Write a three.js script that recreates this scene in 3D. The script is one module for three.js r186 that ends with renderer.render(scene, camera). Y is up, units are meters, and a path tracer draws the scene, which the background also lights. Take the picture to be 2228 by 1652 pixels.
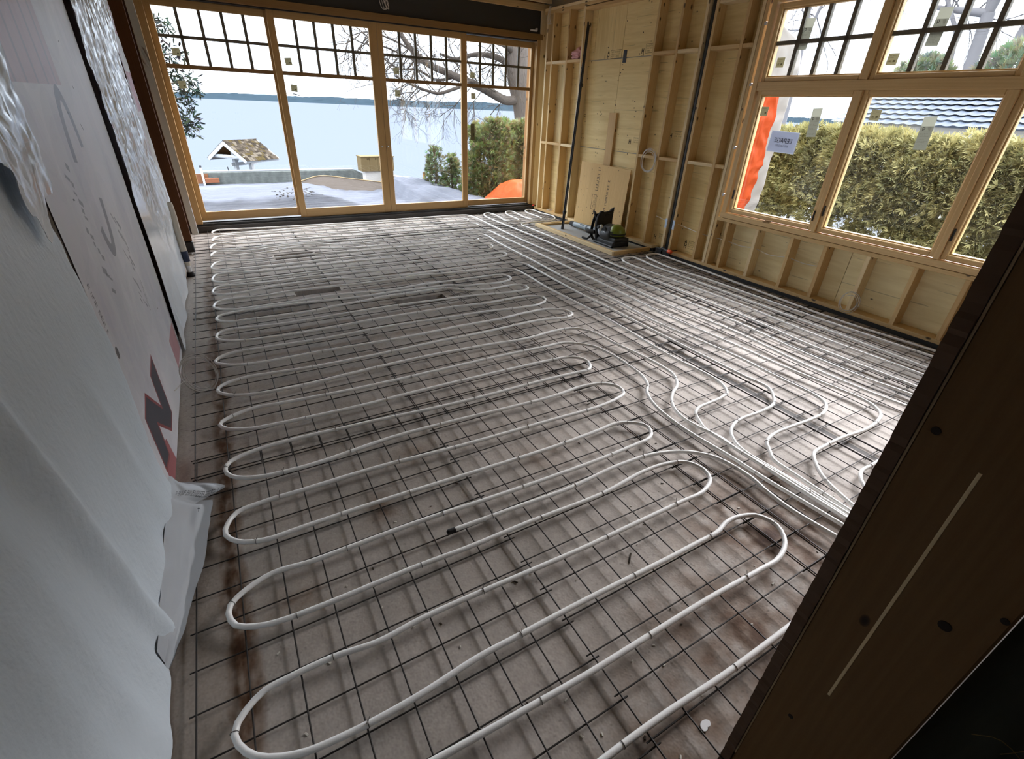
import * as THREE from 'three';
import { mergeGeometries, mergeVertices } from 'three/addons/utils/BufferGeometryUtils.js';
import { ImprovedNoise } from 'three/addons/math/ImprovedNoise.js';

// ------------------------------------------------------------------ camera, sky, exposure
const scene = new THREE.Scene();
const camera = new THREE.PerspectiveCamera(77.36, 2228 / 1652, 0.02, 4000);
camera.position.set(0, 1.71, 0);
camera.quaternion.setFromRotationMatrix(new THREE.Matrix4().makeBasis(
  new THREE.Vector3(0.86759, 0.03789, 0.49584),
  new THREE.Vector3(0.21772, 0.86750, -0.44725),
  new THREE.Vector3(-0.44708, 0.49598, 0.74439)));
const SKY_HORIZON = [1.0, 1.17, 1.4], SKY_ZENITH = [3.9, 4.1, 4.35], SKY_STRENGTH = 1.0;
{ // overcast sky, brighter towards the zenith
  const W = 64, H = 64, data = new Float32Array(W * H * 4);
  for (let j = 0; j < H; j++) {
    const el = ((j + 0.5) / H - 0.5) * Math.PI, s = Math.max(0, Math.sin(el));
    for (let i = 0; i < W; i++) {
      const k = (j * W + i) * 4;
      for (let c = 0; c < 3; c++) data[k + c] = SKY_HORIZON[c] + (SKY_ZENITH[c] - SKY_HORIZON[c]) * s;
      data[k + 3] = 1;
    }
  }
  const sky = new THREE.DataTexture(data, W, H, THREE.RGBAFormat, THREE.FloatType);
  sky.mapping = THREE.EquirectangularReflectionMapping;
  sky.magFilter = THREE.LinearFilter;
  sky.needsUpdate = true;
  scene.background = sky;
  scene.backgroundIntensity = SKY_STRENGTH;
}
const renderer = new THREE.WebGLRenderer({ antialias: true });
renderer.toneMapping = THREE.LinearToneMapping;
renderer.toneMappingExposure = 2.65;
renderer.shadowMap.enabled = true;
// weak sun behind thin cloud, so soft that it has no edge
const sun = new THREE.DirectionalLight(0xfdfbff, 5.0);
sun.position.set(31, 18, -13);
sun.target.position.set(2, 0, -4);
sun.castShadow = true;
sun.shadow.radius = 60;
Object.assign(sun.shadow.camera, { left: -16, right: 16, top: 16, bottom: -16, near: 1, far: 90 });
sun.name = 'veiled_sun';
scene.add(sun, sun.target);

// ------------------------------------------------------------------ helpers
const V = (x, y, z) => new THREE.Vector3(x, y, z);
function rng(seed) { return () => { seed |= 0; seed = (seed + 0x6d2b79f5) | 0; let t = Math.imul(seed ^ (seed >>> 15), 1 | seed); t = (t + Math.imul(t ^ (t >>> 7), 61 | t)) ^ t; return ((t ^ (t >>> 14)) >>> 0) / 4294967296; }; }
const PN = new ImprovedNoise();
const noise = (x, y = 0, z = 0) => PN.noise(x + 311.7, y + 127.1, z + 74.7);
function fbm(x, y, z = 0, oct = 4) { let s = 0, a = 0.5; for (let i = 0; i < oct; i++) { s += a * noise(x, y, z + i * 9.1); x *= 2.03; y *= 2.03; a *= 0.5; } return s; }
const clamp = THREE.MathUtils.clamp, lerp = THREE.MathUtils.lerp;
const smooth = (x, a, b) => { const t = clamp((x - a) / (b - a), 0, 1); return t * t * (3 - 2 * t); };
const used = new Map();
function numbered(name) { const n = used.get(name) ?? 0; used.set(name, n + 1); return n ? name + '_' + String(n).padStart(3, '0') : name; }
function tag(o, label, category, group, kind) {
  if (label) o.userData.label = label;
  if (category) o.userData.category = category;
  if (group) o.userData.group = group;
  if (kind) o.userData.kind = kind;
  return o;
}
function thing(name, label, category, pos = [0, 0, 0], group, turn = 0) {
  const o = new THREE.Group();
  o.name = numbered(name); o.position.set(...pos); o.rotation.y = turn;
  scene.add(o);
  return tag(o, label, category, group);
}
function structure(name) { const o = new THREE.Group(); o.name = name; o.userData.kind = 'structure'; scene.add(o); return o; }
function sub(name, parent) { const o = new THREE.Group(); o.name = numbered(name); parent.add(o); return o; }
function part(name, geo, mat, parent, pos, rot) {
  const m = new THREE.Mesh(geo, mat);
  m.name = numbered(name); m.castShadow = m.receiveShadow = true;
  if (pos) m.position.set(...pos);
  if (rot) m.rotation.set(...rot);
  parent.add(m);
  return m;
}
function single(name, geo, mat, label, category, group, pos, rot) { return tag(part(name, geo, mat, scene, pos, rot), label, category, group); }
function stuff(o) { o.userData.kind = 'stuff'; return o; }
// a box with chamfered edges; uv in metres, u along the longest side
const boxes = new Map();
function box(w, h, d, c = 0.002) {
  const key = [w, h, d, c].map((v) => v.toFixed(4)).join();
  if (boxes.has(key)) return boxes.get(key);
  const g = makeBox(w, h, d, c); boxes.set(key, g); return g;
}
function makeBox(w, h, d, c) {
  const s = [w / 2, h / 2, d / 2]; c = Math.min(c, w * 0.3, h * 0.3, d * 0.3);
  const long = s.indexOf(Math.max(...s)), pos = [], nor = [], uv = [], off = (w * 7.3 + h * 3.1 + d * 5.7) % 1;
  const P = (ax, sx, sy, sz) => { const p = [sx * s[0], sy * s[1], sz * s[2]]; const sg = [sx, sy, sz]; for (let i = 0; i < 3; i++) if (i !== ax) p[i] -= sg[i] * c; return p; };
  const tri = (a, b, e) => {
    const A = V(...a), B = V(...b), C = V(...e), n = B.clone().sub(A).cross(C.clone().sub(A)).normalize();
    const mid = A.clone().add(B).add(C);
    if (n.dot(mid) < 0) { [b, e] = [e, b]; n.negate(); }
    const an = [Math.abs(n.x), Math.abs(n.y), Math.abs(n.z)], face = an.indexOf(Math.max(...an));
    const U = face === long ? (long + 1) % 3 : long, W = [0, 1, 2].find((i) => i !== face && i !== U);
    for (const p of [a, b, e]) { pos.push(...p); nor.push(n.x, n.y, n.z); uv.push(p[U] + off, p[W] + face * 0.13 + off); }
  };
  const quad = (a, b, e, f) => { tri(a, b, e); tri(a, e, f); };
  for (const t of [-1, 1]) {
    quad(P(0, t, -1, -1), P(0, t, 1, -1), P(0, t, 1, 1), P(0, t, -1, 1));
    quad(P(1, -1, t, -1), P(1, 1, t, -1), P(1, 1, t, 1), P(1, -1, t, 1));
    quad(P(2, -1, -1, t), P(2, 1, -1, t), P(2, 1, 1, t), P(2, -1, 1, t));
    for (const r of [-1, 1]) {
      quad(P(1, -1, t, r), P(1, 1, t, r), P(2, 1, t, r), P(2, -1, t, r));
      quad(P(0, t, -1, r), P(0, t, 1, r), P(2, t, 1, r), P(2, t, -1, r));
      quad(P(0, t, r, -1), P(0, t, r, 1), P(1, t, r, 1), P(1, t, r, -1));
      for (const q of [-1, 1]) tri(P(0, t, r, q), P(1, t, r, q), P(2, t, r, q));
    }
  }
  const g = new THREE.BufferGeometry();
  g.setAttribute('position', new THREE.Float32BufferAttribute(pos, 3));
  g.setAttribute('normal', new THREE.Float32BufferAttribute(nor, 3));
  g.setAttribute('uv', new THREE.Float32BufferAttribute(uv, 2));
  return g;
}
// a box given by its corners, as a part
function span(name, a, b, mat, parent, c) {
  const g = box(Math.abs(b[0] - a[0]), Math.abs(b[1] - a[1]), Math.abs(b[2] - a[2]), c);
  return part(name, g, mat, parent, [(a[0] + b[0]) / 2, (a[1] + b[1]) / 2, (a[2] + b[2]) / 2]);
}
function spanGeo(a, b, c) { return box(Math.abs(b[0] - a[0]), Math.abs(b[1] - a[1]), Math.abs(b[2] - a[2]), c).clone().translate((a[0] + b[0]) / 2, (a[1] + b[1]) / 2, (a[2] + b[2]) / 2); }
function merge(list) { return mergeGeometries(list.map((g) => { const q = g.index ? g.toNonIndexed() : g; for (const k of Object.keys(q.attributes)) if (!['position', 'normal', 'uv'].includes(k)) q.deleteAttribute(k); return q; })); }
function tube(points, r, seg, radial = 8, closed = false, tension = 0.5) {
  const c = new THREE.CatmullRomCurve3(points, closed, 'centripetal', tension);
  return new THREE.TubeGeometry(c, seg ?? Math.max(4, Math.ceil(c.getLength() / (r * 4))), r, radial, closed);
}
function rod(a, b, r, radial = 8) { return new THREE.TubeGeometry(new THREE.LineCurve3(a, b), 1, r, radial, false); }
// grid surface: f(u, v) -> Vector3, uv in metres by scale
function grid(nu, nv, f, su = 1, sv = 1) {
  const pos = [], uv = [], idx = [];
  for (let j = 0; j <= nv; j++) for (let i = 0; i <= nu; i++) { const p = f(i / nu, j / nv); pos.push(p.x, p.y, p.z); uv.push((i / nu) * su, (j / nv) * sv); }
  for (let j = 0; j < nv; j++) for (let i = 0; i < nu; i++) { const a = j * (nu + 1) + i, b = a + 1, c = a + nu + 1, d = c + 1; idx.push(a, b, d, a, d, c); }
  const g = new THREE.BufferGeometry();
  g.setAttribute('position', new THREE.Float32BufferAttribute(pos, 3));
  g.setAttribute('uv', new THREE.Float32BufferAttribute(uv, 2));
  g.setIndex(idx); g.computeVertexNormals();
  return g;
}
// give a grid sheet a thickness: a second skin and a rim
function sheet(nu, nv, f, n, t, su, sv) {
  const a = grid(nu, nv, f, su, sv), off = V(...n).multiplyScalar(t);
  const b = grid(nu, nv, (u, v) => f(1 - u, v).add(off), su, sv);
  const rim = [];
  const loop = [];
  for (let i = 0; i < nu; i++) loop.push([i / nu, 0]);
  for (let j = 0; j < nv; j++) loop.push([1, j / nv]);
  for (let i = nu; i > 0; i--) loop.push([i / nu, 1]);
  for (let j = nv; j > 0; j--) loop.push([0, j / nv]);
  const ring = grid(loop.length, 1, (u, v) => { const q = loop[Math.round(u * loop.length) % loop.length], p = f(...q); return v > 0.5 ? p.add(off) : p; });
  return merge([a, b, ring]);
}
function canvasTex(w, h, draw, repeat) {
  const c = document.createElement('canvas'); c.width = w; c.height = h;
  draw(c.getContext('2d'), w, h);
  const t = new THREE.CanvasTexture(c); t.colorSpace = THREE.SRGBColorSpace;
  if (repeat) { t.wrapS = t.wrapT = THREE.RepeatWrapping; t.repeat.set(...repeat); }
  return t;
}
function dataTex(w, h, f, srgb, repeat, wrap = THREE.RepeatWrapping) {
  const d = new Uint8Array(w * h * 4);
  for (let j = 0; j < h; j++) for (let i = 0; i < w; i++) { const c = f(i / w, j / h), k = (j * w + i) * 4; if (c.length) { d[k] = c[0]; d[k + 1] = c[1]; d[k + 2] = c[2]; } else d[k] = d[k + 1] = d[k + 2] = c; d[k + 3] = 255; }
  const t = new THREE.DataTexture(d, w, h); t.magFilter = THREE.LinearFilter; t.minFilter = THREE.LinearMipmapLinearFilter; t.generateMipmaps = true;
  t.wrapS = t.wrapT = wrap; if (srgb) t.colorSpace = THREE.SRGBColorSpace; if (repeat) t.repeat.set(...repeat);
  t.needsUpdate = true;
  return t;
}
const std = (o) => new THREE.MeshStandardMaterial(o);
const phys = (o) => new THREE.MeshPhysicalMaterial(o);
const lin = (r, g, b) => new THREE.Color().setRGB(r, g, b);

// ------------------------------------------------------------------ materials
// sawn softwood: 2.4 m of grain along u, 0.3 m across
function woodTex(seed, base, dark, knots) {
  const r = rng(seed), K = [];
  for (let i = 0; i < knots; i++) K.push([r() * 2.4, r() * 0.3, 0.006 + r() * 0.012]);
  return dataTex(1024, 256, (u, v) => {
    const x = u * 2.4, y = v * 0.3;
    let w = 0, ring = 0;
    for (const [kx, ky, kr] of K) { const dx = (x - kx) * 0.55, dy = y - ky, q = Math.hypot(dx, dy) / kr; if (q < 6) { ring += Math.exp(-q * 0.7) * 2.5; } if (q < 1) w = Math.max(w, 1 - q * q * 0.7); }
    const g = Math.sin((y * 160 + fbm(x * 0.7 + seed, y * 9) * 9 + ring) * 1.6) * 0.5 + 0.5;
    const f = fbm(x * 3, y * 220, seed) * 0.6 + fbm(x * 1.2 + 5, y * 14, seed) * 0.7;
    const t = clamp(0.28 * g + f * 0.5 + 0.12, 0, 1) * 0.75;
    return [0, 1, 2].map((c) => clamp(lerp(lerp(base[c], dark[c], t), dark[c] * 0.42, w) + (noise(x * 90, y * 400) * 5), 0, 255));
  }, true, [1 / 2.4, 1 / 0.3], THREE.MirroredRepeatWrapping);
}
const lumberA = woodTex(3, [236, 216, 172], [202, 170, 120], 9), lumberB = woodTex(17, [230, 208, 162], [194, 160, 110], 7), pineTex = woodTex(29, [226, 202, 158], [200, 170, 124], 0);
const M = {};
M.lumber = [0xffffff, 0xf1e7d6, 0xe4d4bd].map((c, i) => std({ map: i % 2 ? lumberB : lumberA, color: c, roughness: 0.72 }));
M.pine = std({ map: pineTex, roughness: 0.45, color: 0xfaf0dc });
M.pineDark = std({ map: pineTex, roughness: 0.6, color: 0xa08c70 });
M.pineDoor = std({ map: pineTex, roughness: 0.5, color: 0xd2c0a2 });
M.muntin = std({ color: lin(0.14, 0.125, 0.09), roughness: 0.6 });
M.oldWood = std({ map: lumberB, roughness: 0.85, color: 0xa4825f });
// plywood: 2.4 m square
const plyTex = (seed, tint) => {
  const r = rng(seed), K = [], scr = [];
  for (let i = 0; i < 44; i++) K.push([r() * 2.4, r() * 2.4, 0.003 + r() * r() * 0.009]);
  return dataTex(1024, 1024, (u, v) => {
    const x = u * 2.4, y = v * 2.4; let k = 0;
    for (const [a, b, q] of K) { const d = Math.hypot((x - a) * 0.6, y - b) / q; if (d < 1.3) k = Math.max(k, clamp(1.3 - d, 0, 1)); }
    const g = fbm(x * 0.9 + seed, y * 13, seed, 5) * 0.9 + Math.sin(y * 75 + fbm(x * 0.8, y * 3.3, seed) * 26) * 0.09 + noise(x * 6, y * 190) * 0.14;
    const t = clamp(0.4 + g, 0, 1);
    const crack = noise(x * 1.7, y * 70, 4) > 0.56 ? 0.16 : 0;
    return [lerp(242, 218, t), lerp(228, 198, t), lerp(184, 146, t)].map((c, i) => clamp(c * tint[i] * (1 - 0.5 * k) * (1 - crack), 0, 255));
  }, true, [1 / 2.4, 1 / 2.4], THREE.MirroredRepeatWrapping);
};
const plyA = plyTex(5, [1, 1, 1]);
M.ply = std({ map: plyA, roughness: 0.75 });
M.plyPale = std({ map: plyA, roughness: 0.75, color: 0xfff6e2 });
M.plyEdge = std({ color: lin(0.5, 0.36, 0.2), roughness: 0.85 });
M.black = std({ color: lin(0.012, 0.012, 0.013), roughness: 0.55 });
M.blackRubber = std({ color: lin(0.016, 0.016, 0.017), roughness: 0.8 });
M.membraneBlack = std({ color: lin(0.03, 0.032, 0.034), roughness: 0.62 });
M.darkTimber = std({ map: lumberB, color: 0x5b4030, roughness: 0.85 });
M.sillDark = std({ color: lin(0.03, 0.024, 0.02), roughness: 0.5 });
M.glass = phys({ color: 0xffffff, transmission: 1, thickness: 0, roughness: 0, ior: 1.45 });
M.pex = std({ color: lin(0.91, 0.91, 0.885), roughness: 0.32 });
M.wire = std({ color: lin(0.022, 0.018, 0.015), roughness: 0.6, metalness: 0.2 });
M.tie = std({ color: lin(0.14, 0.13, 0.12), roughness: 0.4, metalness: 0.8 });
M.steel = std({ color: lin(0.55, 0.57, 0.6), roughness: 0.35, metalness: 0.9 });
M.white = std({ color: lin(0.78, 0.79, 0.8), roughness: 0.45 });
M.cable = std({ color: lin(0.72, 0.7, 0.68), roughness: 0.4 });
M.orange = std({ color: lin(0.9, 0.16, 0.035), roughness: 0.5 });
M.pink = std({ color: lin(0.75, 0.42, 0.42), roughness: 1 });
M.tarp = phys({ specularIntensity: 0.15, color: lin(0.36, 0.05, 0.011), roughness: 0.6, side: THREE.DoubleSide });
M.wrap = std({ color: lin(0.42, 0.4, 0.37), roughness: 0.7, side: THREE.DoubleSide });
// ------------------------------------------------------------------ floor
const HOLES = [[0.40, 0.86, -6.61, -6.39], [0.43, 0.87, -5.13, -4.96], [1.27, 1.78, -4.46, -4.25]]; // x0 x1 z0 z1
const FX0 = -0.62, FX1 = 5.4, FZ0 = -8.4, FZ1 = 2.2;
{
  const floor = structure('floor');
  const s = new THREE.Shape();
  s.moveTo(FX0, -FZ0); s.lineTo(FX1, -FZ0); s.lineTo(FX1, -FZ1); s.lineTo(FX0, -FZ1); s.closePath();
  const r = rng(61);
  for (const [x0, x1, z0, z1] of HOLES) {
    const h = new THREE.Path(), pts = [];
    for (const [ax, az, bx, bz] of [[x0, -z1, x0, -z0], [x0, -z0, x1, -z0], [x1, -z0, x1, -z1], [x1, -z1, x0, -z1]]) for (let k = 0; k < 6; k++) pts.push([lerp(ax, bx, k / 6) + (r() - 0.5) * 0.014, lerp(az, bz, k / 6) + (r() - 0.5) * 0.014]);
    pts.forEach(([x, y], i) => (i ? h.lineTo(x, y) : h.moveTo(x, y))); h.closePath();
    s.holes.push(h);
  }
  const g = new THREE.ExtrudeGeometry(s, { depth: 0.1, bevelEnabled: false }).rotateX(-Math.PI / 2).translate(0, -0.1, 0);
  const p = g.attributes.position, uv = new Float32Array(p.count * 2);
  for (let i = 0; i < p.count; i++) { uv[i * 2] = (p.getX(i) - FX0) / (FX1 - FX0); uv[i * 2 + 1] = (FZ1 - p.getZ(i)) / (FZ1 - FZ0); }
  g.setAttribute('uv', new THREE.BufferAttribute(uv, 2));
  // colour of the slab: cement grey-brown with pores, spills, mud along the left wall and soil stains
  const stains = [];
  const q = rng(77);
  for (let i = 0; i < 150; i++) stains.push([lerp(-0.3, 5.2, q()), lerp(-8, 0, q()), 0.015 + q() * q() * 0.12, 0.08 + q() * 0.22]);
  const brown = [[1.95, -0.72, 0.4, 0.95], [1.35, -0.42, 0.36, 0.8], [2.25, -1.0, 0.2, 0.6], [0.85, -0.3, 0.3, 0.5], [0.35, -1.75, 0.09, 0.6], [1.75, -0.45, 0.26, 0.7], [-0.1, -1.4, 0.12, 0.35], [1.0, -0.25, 0.4, 0.5], [0.62, -2.05, 0.1, 0.4], [1.25, -1.75, 0.14, 0.3]];
  const tex = dataTex(1100, 1900, (u, v) => {
    const x = lerp(FX0, FX1, u), z = lerp(FZ1, FZ0, v);
    let t = 1 + fbm(x * 0.9, z * 0.9, 2) * 0.16 + fbm(x * 5, z * 5, 7) * 0.12 + noise(x * 60, z * 60) * 0.05 + noise(x * 150, z * 150, 3) * 0.07;
    const rough = smooth(fbm(x * 0.55, z * 0.55, 31), -0.1, 0.2); // broom-finished zones carry dark pores
    if (noise(x * 75, z * 75, 8) > lerp(0.62, 0.44, rough)) t *= 0.87;
    let c = [170, 162, 154];
    for (const [a, b, rad, k] of stains) { const d2 = ((x - a) ** 2 + (z - b) ** 2) / (rad * rad); if (d2 < 4) t *= 1 - k * 0.4 * Math.exp(-d2 * 1.6 - fbm(x * 14, z * 14, 5) * 2); }
    let m = 0;
    for (const [a, b, rad, k] of brown) { const d2 = ((x - a) ** 2 + (z - b) ** 2) / (rad * rad); m = Math.max(m, k * Math.exp(-d2 * 1.2) * clamp(0.75 + fbm(x * 9, z * 9, 12) * 2.2, 0, 1.4)); }
    // soil line where a wall plate once lay
    const sx = -0.31 + fbm(z * 1.5, 3.3, 1) * 0.05 + Math.max(0, z + 3) * 0.012;
    const sw = 0.045 + fbm(z * 4, 8, 2) * 0.03;
    const dl = Math.abs(x - sx) / sw;
    if (z > -7) m = Math.max(m, (0.55 + 0.5 * smooth(z, -6, -1)) * clamp(1.35 - dl, 0, 1) * clamp(0.8 + fbm(x * 30, z * 12, 6) * 1.5, 0.25, 1.2) * smooth(z, -7, -5.5));
    if (x < sx) m = Math.max(m, 0.22 * smooth(z, -4, -1));
    // seams of the slab under the mesh
    for (const s0 of [3.0, 4.02]) { const d = Math.abs(x - s0 - fbm(z * 0.8, s0) * 0.01); if (d < 0.022 && z > -2.4 && z < -0.8) t *= 0.45; }
    c = [lerp(c[0], 92, m), lerp(c[1], 68, m), lerp(c[2], 50, m)];
    return c.map((k) => clamp(k * t, 0, 255));
  }, true, null, THREE.ClampToEdgeWrapping);
  const bump = dataTex(512, 512, (u, v) => clamp(128 + 90 * fbm(u * 24, v * 24, 5, 4) + 40 * noise(u * 130, v * 130), 0, 255), false, [6, 10.6], THREE.MirroredRepeatWrapping);
  M.concrete = phys({ specularIntensity: 0.45, map: tex, bumpMap: bump, bumpScale: 0.0022, roughness: 0.72, color: 0xffffff });
  part('slab', g, M.concrete, floor);
  part('ground_below', box(7, 0.1, 12, 0.01), std({ color: lin(0.1, 0.075, 0.055), roughness: 1 }), floor, [2.4, -0.3, -3.2]);
}
{ // chips and crumbs scattered on the slab
  const r = rng(640), chip = box(0.012, 0.003, 0.006, 0.001), light = [], dark = [];
  for (let k = 0; k < 150; k++) { const x = lerp(-0.3, 2.6, r()), z = -0.3 - r() * r() * 4.5, q = 0.4 + r() * 0.9; (r() < 0.6 ? light : dark).push(chip.clone().rotateY(r() * 6).scale(q, q, q).translate(x, 0.0018, z)); }
  for (const [x, z, a] of [[1.22, -0.95, 0.7], [1.85, -2.05, 0.2], [0.7, -1.1, 2.2]]) dark.push(box(0.06, 0.005, 0.006, 0.002).clone().rotateY(a).translate(x, 0.003, z));
  const d = thing('floor_debris', 'pale chips and dark splinters scattered over the slab', 'debris'); stuff(d);
  stuff(part('pale_chips', merge(light), std({ color: lin(0.6, 0.57, 0.5), roughness: 0.8 }), d)); stuff(part('dark_splinters', merge(dark), std({ color: lin(0.05, 0.035, 0.022), roughness: 0.9 }), d));
}
// cut-outs with the metal boxes that stand in them
{
  const pos = [[0.7, -6.43, 'far', 'nearest the glass doors'], [0.72, -4.99, 'middle', 'in the second cut-out from the glass doors'], [1.64, -4.33, 'near', 'with its bright cover open to view between tubes']];
  pos.forEach(([x, z, , where], i) => {
    const b = thing('floor_box', 'small galvanised electrical floor box ' + where, 'floor box', [x, -0.1, z]);
    const w = 0.145, d = 0.1, y = i === 2 ? 0.045 : 0.06;
    part('box_body', merge([spanGeo([-w / 2, -0.1, -d / 2], [w / 2, y, -d / 2 + 0.004]), spanGeo([-w / 2, -0.1, d / 2 - 0.004], [w / 2, y, d / 2]), spanGeo([-w / 2, -0.1, -d / 2 + 0.004], [-w / 2 + 0.004, y, d / 2 - 0.004]), spanGeo([w / 2 - 0.004, -0.1, -d / 2 + 0.004], [w / 2, y, d / 2 - 0.004])]), M.steel, b);
    part('cover_plate', box(w, 0.004, d, 0.0015), std({ color: lin(0.62, 0.68, 0.74), roughness: 0.3, metalness: 0.5 }), b, [0, y + 0.002, 0]);
    part('knockout', new THREE.CylinderGeometry(0.014, 0.014, 0.003, 20), M.black, b, [0.01, y + 0.0045, 0]);
    part('screw', new THREE.SphereGeometry(0.005, 10, 6), M.steel, b, [-w * 0.4, y + 0.005, 0]);
    part('screw', new THREE.SphereGeometry(0.005, 10, 6), M.steel, b, [w * 0.4, y + 0.005, 0]);
  });
}
// ------------------------------------------------------------------ ceiling
{
  const c = structure('ceiling');
  span('ceiling_panel', [-0.9, 3.42, -8.7], [5.6, 3.5, 2.4], M.plyPale, c);
  for (let i = 0; i < 24; i++) { const z = -8.1 + i * 0.4; if (z < 2) span('joist', [-0.55, 3.2, z - 0.019], [5.3, 3.42, z + 0.019], M.lumber[i % 3], c); }
}
// ------------------------------------------------------------------ right wall: studs, plates, blocking and plywood sheathing
const XR = 5.2, XB = 5.34;
const printMat = (w, h, draw) => std({ transparent: true, map: canvasTex(w, h, draw), roughness: 0.8, alphaTest: 0 });
function glyphs(ctx, x, y, w, h, seed, gap = 0.35) { // worn ink stamp whose letters cannot be read
  const r = rng(seed); let p = x;
  while (p < x + w) { const cw = h * (0.45 + r() * 0.35); ctx.globalAlpha = 0.5 + r() * 0.5; const kind = r();
    ctx.fillRect(p, y, h * 0.16, h); if (kind > 0.3) ctx.fillRect(p, y, cw, h * 0.16); if (kind > 0.45) ctx.fillRect(p, y + h * 0.42, cw * 0.85, h * 0.15); if (kind > 0.6) ctx.fillRect(p, y + h * 0.84, cw, h * 0.16); if (kind < 0.5) ctx.fillRect(p + cw - h * 0.16, y, h * 0.16, h);
    p += cw + h * gap * (r() < 0.15 ? 4 : 1); }
  ctx.globalAlpha = 1;
}
const stampMat = [0, 1, 2].map((k) => printMat(256, 96, (c, w, h) => {
  c.clearRect(0, 0, w, h); c.fillStyle = 'rgba(52,44,34,0.85)'; c.strokeStyle = 'rgba(52,44,34,0.8)'; c.lineWidth = 3;
  if (k < 2) c.strokeRect(70, 10, 176, 74);
  glyphs(c, 82, 20, 140, 14, 5 + k); glyphs(c, 82, 42, 145, 10, 9 + k); glyphs(c, 82, 60, 120, 12, 14 + k);
  c.fillRect(14, 44, 8, 44); c.fillRect(38, 44, 8, 44); c.fillRect(14, 60, 32, 8); if (k === 0) { c.beginPath(); c.moveTo(30, 4); c.lineTo(46, 36); c.lineTo(14, 36); c.fill(); }
}));
{
  const w = structure('wall_right'), L = M.lumber; let n = 0; const lum = () => L[n++ % 3];
  const stud = (z, y0 = 0.08, y1 = 3.05, wd = 0.038) => span('stud', [XR, y0, z - wd / 2], [XB, y1, z + wd / 2], lum(), w);
  for (const z of [-8.02, -7.845, -7.42, -7.04, -5.51, -5.11, -4.745, -4.61, -4.185, -4.013, -3.968]) stud(z);
  for (const z of [-3.79, -3.39, -2.965, -2.6, -2.19, -1.79, -1.41, -1.0, -0.6]) stud(z, 0.08, 0.622);
  for (const [a, b] of [[-8.12, -7.0], [-7.0, -4.93], [-4.6, -0.3]]) span('bottom_plate', [XR, 0.042, a], [XB, 0.08, b], lum(), w);
  span('sole_strip', [XR + 0.01, 0, -8.12], [XB, 0.042, -4.9], M.membraneBlack, w);
  span('sole_strip', [XR + 0.01, 0, -4.6], [XB, 0.042, -0.3], M.membraneBlack, w);
  for (const y of [3.05, 3.088]) span('top_plate', [XR, y, -8.12], [XB, y + 0.037, -0.3], lum(), w);
  span('rough_sill', [XR, 0.622, -3.95], [XB, 0.66, -0.3], lum(), w);
  span('header', [XR, 2.79, -3.95], [XR + 0.045, 3.05, -0.3], lum(), w);
  span('header', [XB - 0.06, 2.79, -3.95], [XB, 3.05, -0.3], lum(), w);
  const blk = (y, a, b) => span('blocking', [XR + 0.002, y - 0.019, a], [XB, y + 0.019, b], lum(), w);
  for (const y of [1.205, 2.39]) for (const [a, b] of [[-8.0, -7.866], [-7.824, -7.441], [-7.399, -7.061], [-5.489, -5.131], [-5.089, -4.766], [-4.589, -4.206], [-4.164, -4.035]]) blk(y, a, b);
  blk(2.815, -4.589, -4.206); blk(2.815, -4.164, -4.035); blk(3.02, -7.019, -5.531);
  // sheathing: 1.2 m high courses of plywood behind the studs, cut round the window
  const seam = 0.0025, sheets = [];
  for (const [y0, y1, cuts] of [[0.04, 1.205, [-8.2, -6.2, -3.95]], [1.21, 2.385, [-8.2, -7.6, -6.27, -3.95]], [2.39, 3.13, [-8.2, -6.9, -6.27, -3.95]]]) for (let i = 0; i + 1 < cuts.length; i++) sheets.push([y0, y1, cuts[i], cuts[i + 1]]);
  sheets.push([1.21, 1.75, -6.27, -5.55]);
  sheets.push([0.04, 0.655, -3.95, -2.4], [0.04, 0.655, -2.4, -0.3], [2.8, 3.13, -3.95, -0.3]);
  for (const [y0, y1, z0, z1] of sheets) if (!(y0 === 1.21 && y1 === 1.75)) span('sheathing_panel', [XB, y0 + seam, z0 + seam], [XB + 0.012, y1 - seam, z1 - seam], z0 < -5.6 && z1 > -7 ? M.plyPale : M.ply, w, 0.001);
  span('outer_cladding', [XB + 0.013, -0.3, -8.4], [XB + 0.06, 0.62, -0.3], M.wrap, w);
  span('outer_cladding', [XB + 0.013, 0.62, -8.4], [XB + 0.06, 3.5, -3.97], M.wrap, w);
  span('outer_cladding', [XB + 0.013, 2.82, -3.97], [XB + 0.06, 3.5, -0.3], M.wrap, w);
  // near end of the wall, out of the frame
  span('near_infill', [XR, 0.62, -0.62], [XB + 0.06, 2.82, -0.3], M.ply, w);
  // nail heads in the sheathing of the wide bay
  const r = rng(8), nail = new THREE.CylinderGeometry(0.008, 0.008, 0.002, 8).rotateZ(Math.PI / 2), pits = [];
  for (let k = 0; k < 46; k++) { const col = [-7.0, -6.62, -6.24, -5.86, -5.6][k % 5]; pits.push(nail.clone().translate(XB - 0.0005, 1.1 + r() * 1.9, col + (r() - 0.5) * 0.12)); }
  stuff(part('nail_heads', merge(pits), std({ color: lin(0.06, 0.04, 0.025), roughness: 0.8 }), w));
  // ink stamps on the plywood
  const st = new THREE.PlaneGeometry(0.34, 0.13).rotateY(-Math.PI / 2);
  [[2.44, -6.43, 0], [2.47, -5.72, 1], [1.38, -5.72, 2], [0.2, -4.9, 2], [0.2, -4.33, 0], [1.5, -4.95, 2]].forEach(([y, z, k], i) => part('ink_stamp', st, stampMat[k], w, [XB - 0.002, y, z]));
  // scrap pieces nailed to the plywood
  span('wood_cleat', [5.303, 0.95, -6.34], [XB, 1.71, -6.18], M.lumber[2], w);
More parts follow.
